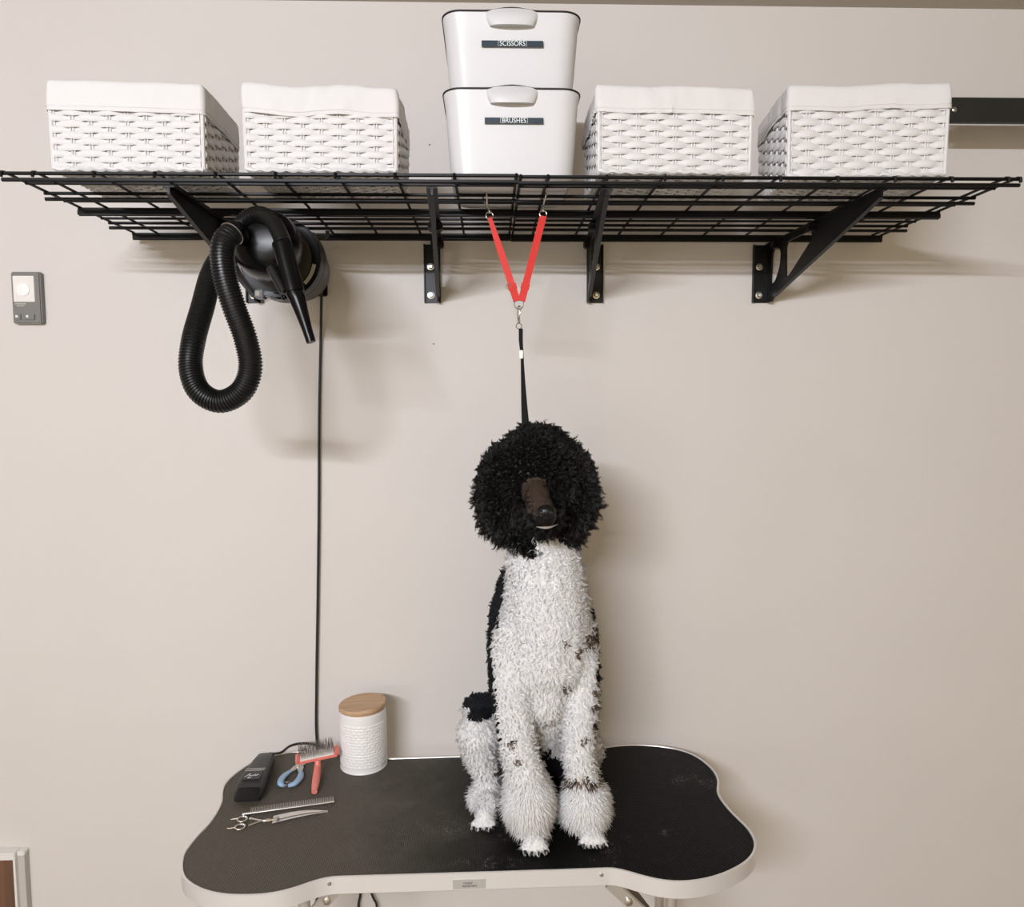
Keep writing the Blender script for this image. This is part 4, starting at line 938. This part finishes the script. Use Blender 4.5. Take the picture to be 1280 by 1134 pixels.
def strands(name, mask_fn, count, L_fn, rad, curl, down, clump_sp, par, seg=4, soft=.75, force=None, mats=('fur_white', 'fur_black', 'fur_slate', 'fur_brown')):
    a, b_, c = co[tri[:, 0]], co[tri[:, 1]], co[tri[:, 2]]
    cen = (a+b_+c)/3; ar = np.linalg.norm(np.cross(b_-a, c-a), axis=1)/2
    regt = region(cen, None, np.full(len(cen), .5)); wgt = ar*mask_fn(cen, regt)
    wgt /= wgt.sum(); idx = rng.choice(len(tri), count, p=wgt)
    r1, r2_ = rng.random(count), rng.random(count); s_ = np.sqrt(r1)
    w0, w1, w2 = (1-s_)[:, None], (s_*(1-r2_))[:, None], (s_*r2_)[:, None]
    p = a[idx]*w0+b_[idx]*w1+c[idx]*w2
    nr = vn[tri[idx, 0]]*w0+vn[tri[idx, 1]]*w1+vn[tri[idx, 2]]*w2; nr /= np.linalg.norm(nr, axis=1)[:, None]+1e-9
    rr = rng.random(count)
    # clumps
    ncl = max(8, int(count/ clump_sp)); sel = rng.choice(count, ncl, replace=False)
    kd = kdtree.KDTree(ncl)
    for i, j in enumerate(sel): kd.insert(p[j], i)
    kd.balance()
    ci = np.array([kd.find(q_)[1] for q_ in p]); cc = p[sel][ci]; cn = nr[sel][ci]
    cph = rng.random(ncl)*6.283; cl = .75+.5*rng.random(ncl); crr = rng.random(ncl)
    cdir = rng.normal(size=(ncl, 3))*.32
    L = (L_fn(p, nr)*cl[ci]*(.8+.35*rng.random(count)))[:, None]
    rg = region(p, nr, crr[ci]*.6+rr*.4); rg = add_spots(p, rg, crr[ci]*.6+rr*.4); rg = np.where(rg >= 4, 1, rg)
    if force is not None: rg = np.where(rng.random(count) < force, 3, 1)
    t1 = np.cross(cn, np.array([.3, .2, 1.0])); t1 /= np.linalg.norm(t1, axis=1)[:, None]+1e-9; t2 = np.cross(cn, t1)
    dn = down if np.isscalar(down) else down(p)[:, None]
    comb = np.array([0, 0, -1.0])[None, :]*dn
    K = seg+1; V = []
    base = p-nr*.002
    for k in range(K):
        t = k/seg
        drift = (cc-p)*(.72*t**1.3)
        q_ = base+(nr*.55+cn*.45+cdir[ci])*L*(t-.12*t*t)+comb*L*t**1.6*.9+drift
        ph = cph[ci][:, None]+t*curl[1]*6.283; am = curl[0]*L*min(1, t*2.2)
        q_ = q_+(t1*np.cos(ph)+t2*np.sin(ph))*am
        V.append(q_)
    tan = np.array([0., 0, 1])[None, :]+0*p; e1 = t1; e2 = t2
    vs = np.empty((count, seg*3+1, 3))
    for k in range(seg):
        w_ = rad*(1-.75*(k/seg)**1.5)
        for j in range(3):
            an = 2.0944*j; vs[:, k*3+j] = V[k]+(e1*math.cos(an)+e2*math.sin(an))*w_
    vs[:, seg*3] = V[seg]
    vs[..., 2] = np.maximum(vs[..., 2], .0006)
    fs = []
    for k in range(seg-1):
        for j in range(3): fs.append((k*3+j, k*3+(j+1) % 3, (k+1)*3+(j+1) % 3, (k+1)*3+j))
    quad = np.array(fs); tr_ = np.array([((seg-1)*3+j, (seg-1)*3+(j+1) % 3, seg*3) for j in range(3)])
    nvp = seg*3+1; offs = (np.arange(count)*nvp)[:, None]
    q_all = (quad.ravel()[None, :]+offs); t_all = (tr_.ravel()[None, :]+offs)
    loops = np.concatenate([q_all, t_all], axis=1).ravel()
    nf = len(quad)+3; tot = np.tile(np.array([4]*len(quad)+[3]*3), count); start = np.concatenate([[0], np.cumsum(tot)[:-1]])
    me = bpy.data.meshes.new(name); me.vertices.add(count*nvp); me.vertices.foreach_set('co', vs.reshape(-1))
    me.loops.add(len(loops)); me.loops.foreach_set('vertex_index', loops.astype(np.int32))
    me.polygons.add(nf*count); me.polygons.foreach_set('loop_start', start.astype(np.int32)); me.polygons.foreach_set('loop_total', tot.astype(np.int32))
    for k in mats: me.materials.append(M[k])
    me.polygons.foreach_set('material_index', np.repeat(rg, nf).astype(np.int32)); me.polygons.foreach_set('use_smooth', np.ones(nf*count, bool))
    me.update(); me.validate()
    # soft, fluffy shading: normals lean from each hair toward the coat's own surface
    nn = np.empty((count, nvp, 3)); sn_ = nr*.5+cn*.5
    for k in range(seg):
        for j in range(3):
            an = 2.0944*j; nn[:, k*3+j] = sn_*soft+(e1*math.cos(an)+e2*math.sin(an))*(1.1-soft)
    nn[:, seg*3] = sn_
    nn /= np.linalg.norm(nn, axis=2)[..., None]+1e-9
    at = me.attributes.new('custom_normal', 'FLOAT_VECTOR', 'POINT'); at.data.foreach_set('vector', nn.ravel())
    o = link(name, me, par, org); return o
brace = [(np.array(P(661, 1000, 1.51)-org), .062), (np.array(P(731, 1003, 1.53)-org), .060), (np.array(P(606, 1000, 1.63)-org), .042), (np.array(P(708, 1003, 1.65)-org), .036)]
def in_brace(p):
    m_ = np.zeros(len(p), bool)
    for c, r_ in brace: m_ |= (np.abs(p[:, 2]-c[2]) < r_*1.05) & (np.linalg.norm((p-c)[:, :2], axis=1) < r_*1.1)
    return m_
pawz = .034
def near(p): return np.where(p[:, 1] < lx(0, 0, 1.72).y, 1.0, .45)
strands('curly_coat', lambda c, r_: ((r_ < 4) & ~in_brace(c) & (c[:, 2] > pawz))*near(c), 125000, lambda p, n: np.where(region(p, n, np.full(len(p), .5)) == 2, .008, .0100), .00112, (.32, .95), .35, 7, dog, seg=5)
strands('leg_bracelets', lambda c, r_: (r_ < 4) & in_brace(c) & (c[:, 2] > .03), 48000, lambda p, n: np.full(len(p), .014), .0008, (.05, .7), lambda p: np.full(len(p), .75), 3, dog)
strands('paw_hair', lambda c, r_: (r_ < 4) & (c[:, 2] <= pawz) & (c[:, 2] > .002), 12000, lambda p, n: np.full(len(p), .009), .0007, (.1, .6), .6, 7, dog, seg=3)
def not_face(c, r_):
    d_, _ = seg_dist(c, mz[0][0]-org, mz[-1][0]-org); return (r_ == 5)*1.0
strands('head_hair', not_face, 60000, lambda p, n: .0135+.004*(p[:, 2] < head_c[2]), .00090, (.28, 1.1), lambda p: np.where(p[:, 2] < head_c[2]+.02, .45, .05), 11, dog, seg=6, soft=.35)

strands('muzzle_hair', lambda c, r_: (r_ == 4)*1.0, 5000, lambda p, n: np.full(len(p), .0045), .00045, (.08, .6), .7, 3, dog, seg=3, soft=.5, force=.22)
# nose, eyes, lip, claws
b = MB(); np_, nr_ = mz[-1]; fd = (mz[-1][0]-mz[0][0]).normalized()
nc = P(683, 640, 1.352)
b.ball(nc+Vector((0, .004, 0)), .0162, 20, scale=(1.18, .75, .8)); b.ball(nc+Vector((-.0095, -.0005, -.0015)), .0085, 14, scale=(1, .9, .9)); b.ball(nc+Vector((.0095, -.0005, -.0015)), .0085, 14, scale=(1, .9, .9)); b.ball(nc+Vector((0, .002, -.010)), .006, 12); ns_ = b.build('nose', M['nose'], dog)
for du in (-1, 1):
    b = MB(); b.torus(nc+Vector((du*.0095, -.0082, -.0025)), .0040, .0006, Vector((du*.45, -1, -.1)), n=18, m_=8, sy=.8); b.build('nostril', M['lip_grey'], ns_)
b = MB(); b.tube(smooth_path([P(670, 658.5, 1.378), P(676, 659.5, 1.365), P(683, 659.8, 1.360), P(690, 658.5, 1.365), P(697, 655.5, 1.380)], 5), [.0004+.0020*math.sin(PI*i/20) for i in range(21)], 8); b.tube(smooth_path([P(655.5, 651, 1.425), P(658, 655.5, 1.412), P(663, 656.5, 1.400), P(666, 656, 1.39)], 4), [.0003+.0011*math.sin(PI*i/12) for i in range(13)], 8); b.build('lower_lip', M['lip'], dog)
for u, v in ((655, 601), (689, 599)):
    b = MB(); b.ball(P(u, v, 1.462), .0085, 16); b.build('eye', M['eye'], dog)
for q_ in tl_:
    b = MB(); b.tube([q_+Vector((0, -.010, 0)), q_+Vector((0, -.0135, -.003)), q_+Vector((0, -.0155, -.006))], [.0030, .0022, .0008], 8)
    for v in b.v: v.z = max(v.z, TZ+.001)
    b.build('claw', M['claw'], dog)

# ---------------------------------------------------------------- lights
def area(name, loc, target, sx_, sy_, power, col):
    l = bpy.data.lights.new(name, 'AREA'); l.shape = 'RECTANGLE'; l.size = sx_; l.size_y = sy_; l.energy = power; l.color = col
    o = bpy.data.objects.new(name, l); COL.objects.link(o); o.location = loc; o.rotation_euler = (Vector(target)-Vector(loc)).to_track_quat('-Z', 'Y').to_euler(); return o
area('ceiling_lamp', (-1.05, -3.9, CZ+.93), (0, 0, 1.6), 1.5, .045, 108, (.95, .975, 1.07))
area('soft_fill', (-2.5, -4.6, 1.5), (0, 0, 1.2), 1.4, 1.2, 18, (.94, .97, 1.08))  # added fill light behind the camera; the room has no window there
w_ = bpy.data.worlds.new('world'); SC.world = w_; w_.use_nodes = True
w_.node_tree.nodes['Background'].inputs[0].default_value = (1, .82, .48, 1); w_.node_tree.nodes['Background'].inputs[1].default_value = 1.05
SC.cycles.max_bounces = 16; SC.cycles.diffuse_bounces = 10; SC.cycles.transmission_bounces = 8
SC.view_settings.view_transform = 'Standard'; SC.view_settings.look = 'None'; SC.view_settings.gamma = 1; SC.view_settings.exposure = 0.0
for o in list(bpy.data.objects):
    if 'org' in o: del o['org']
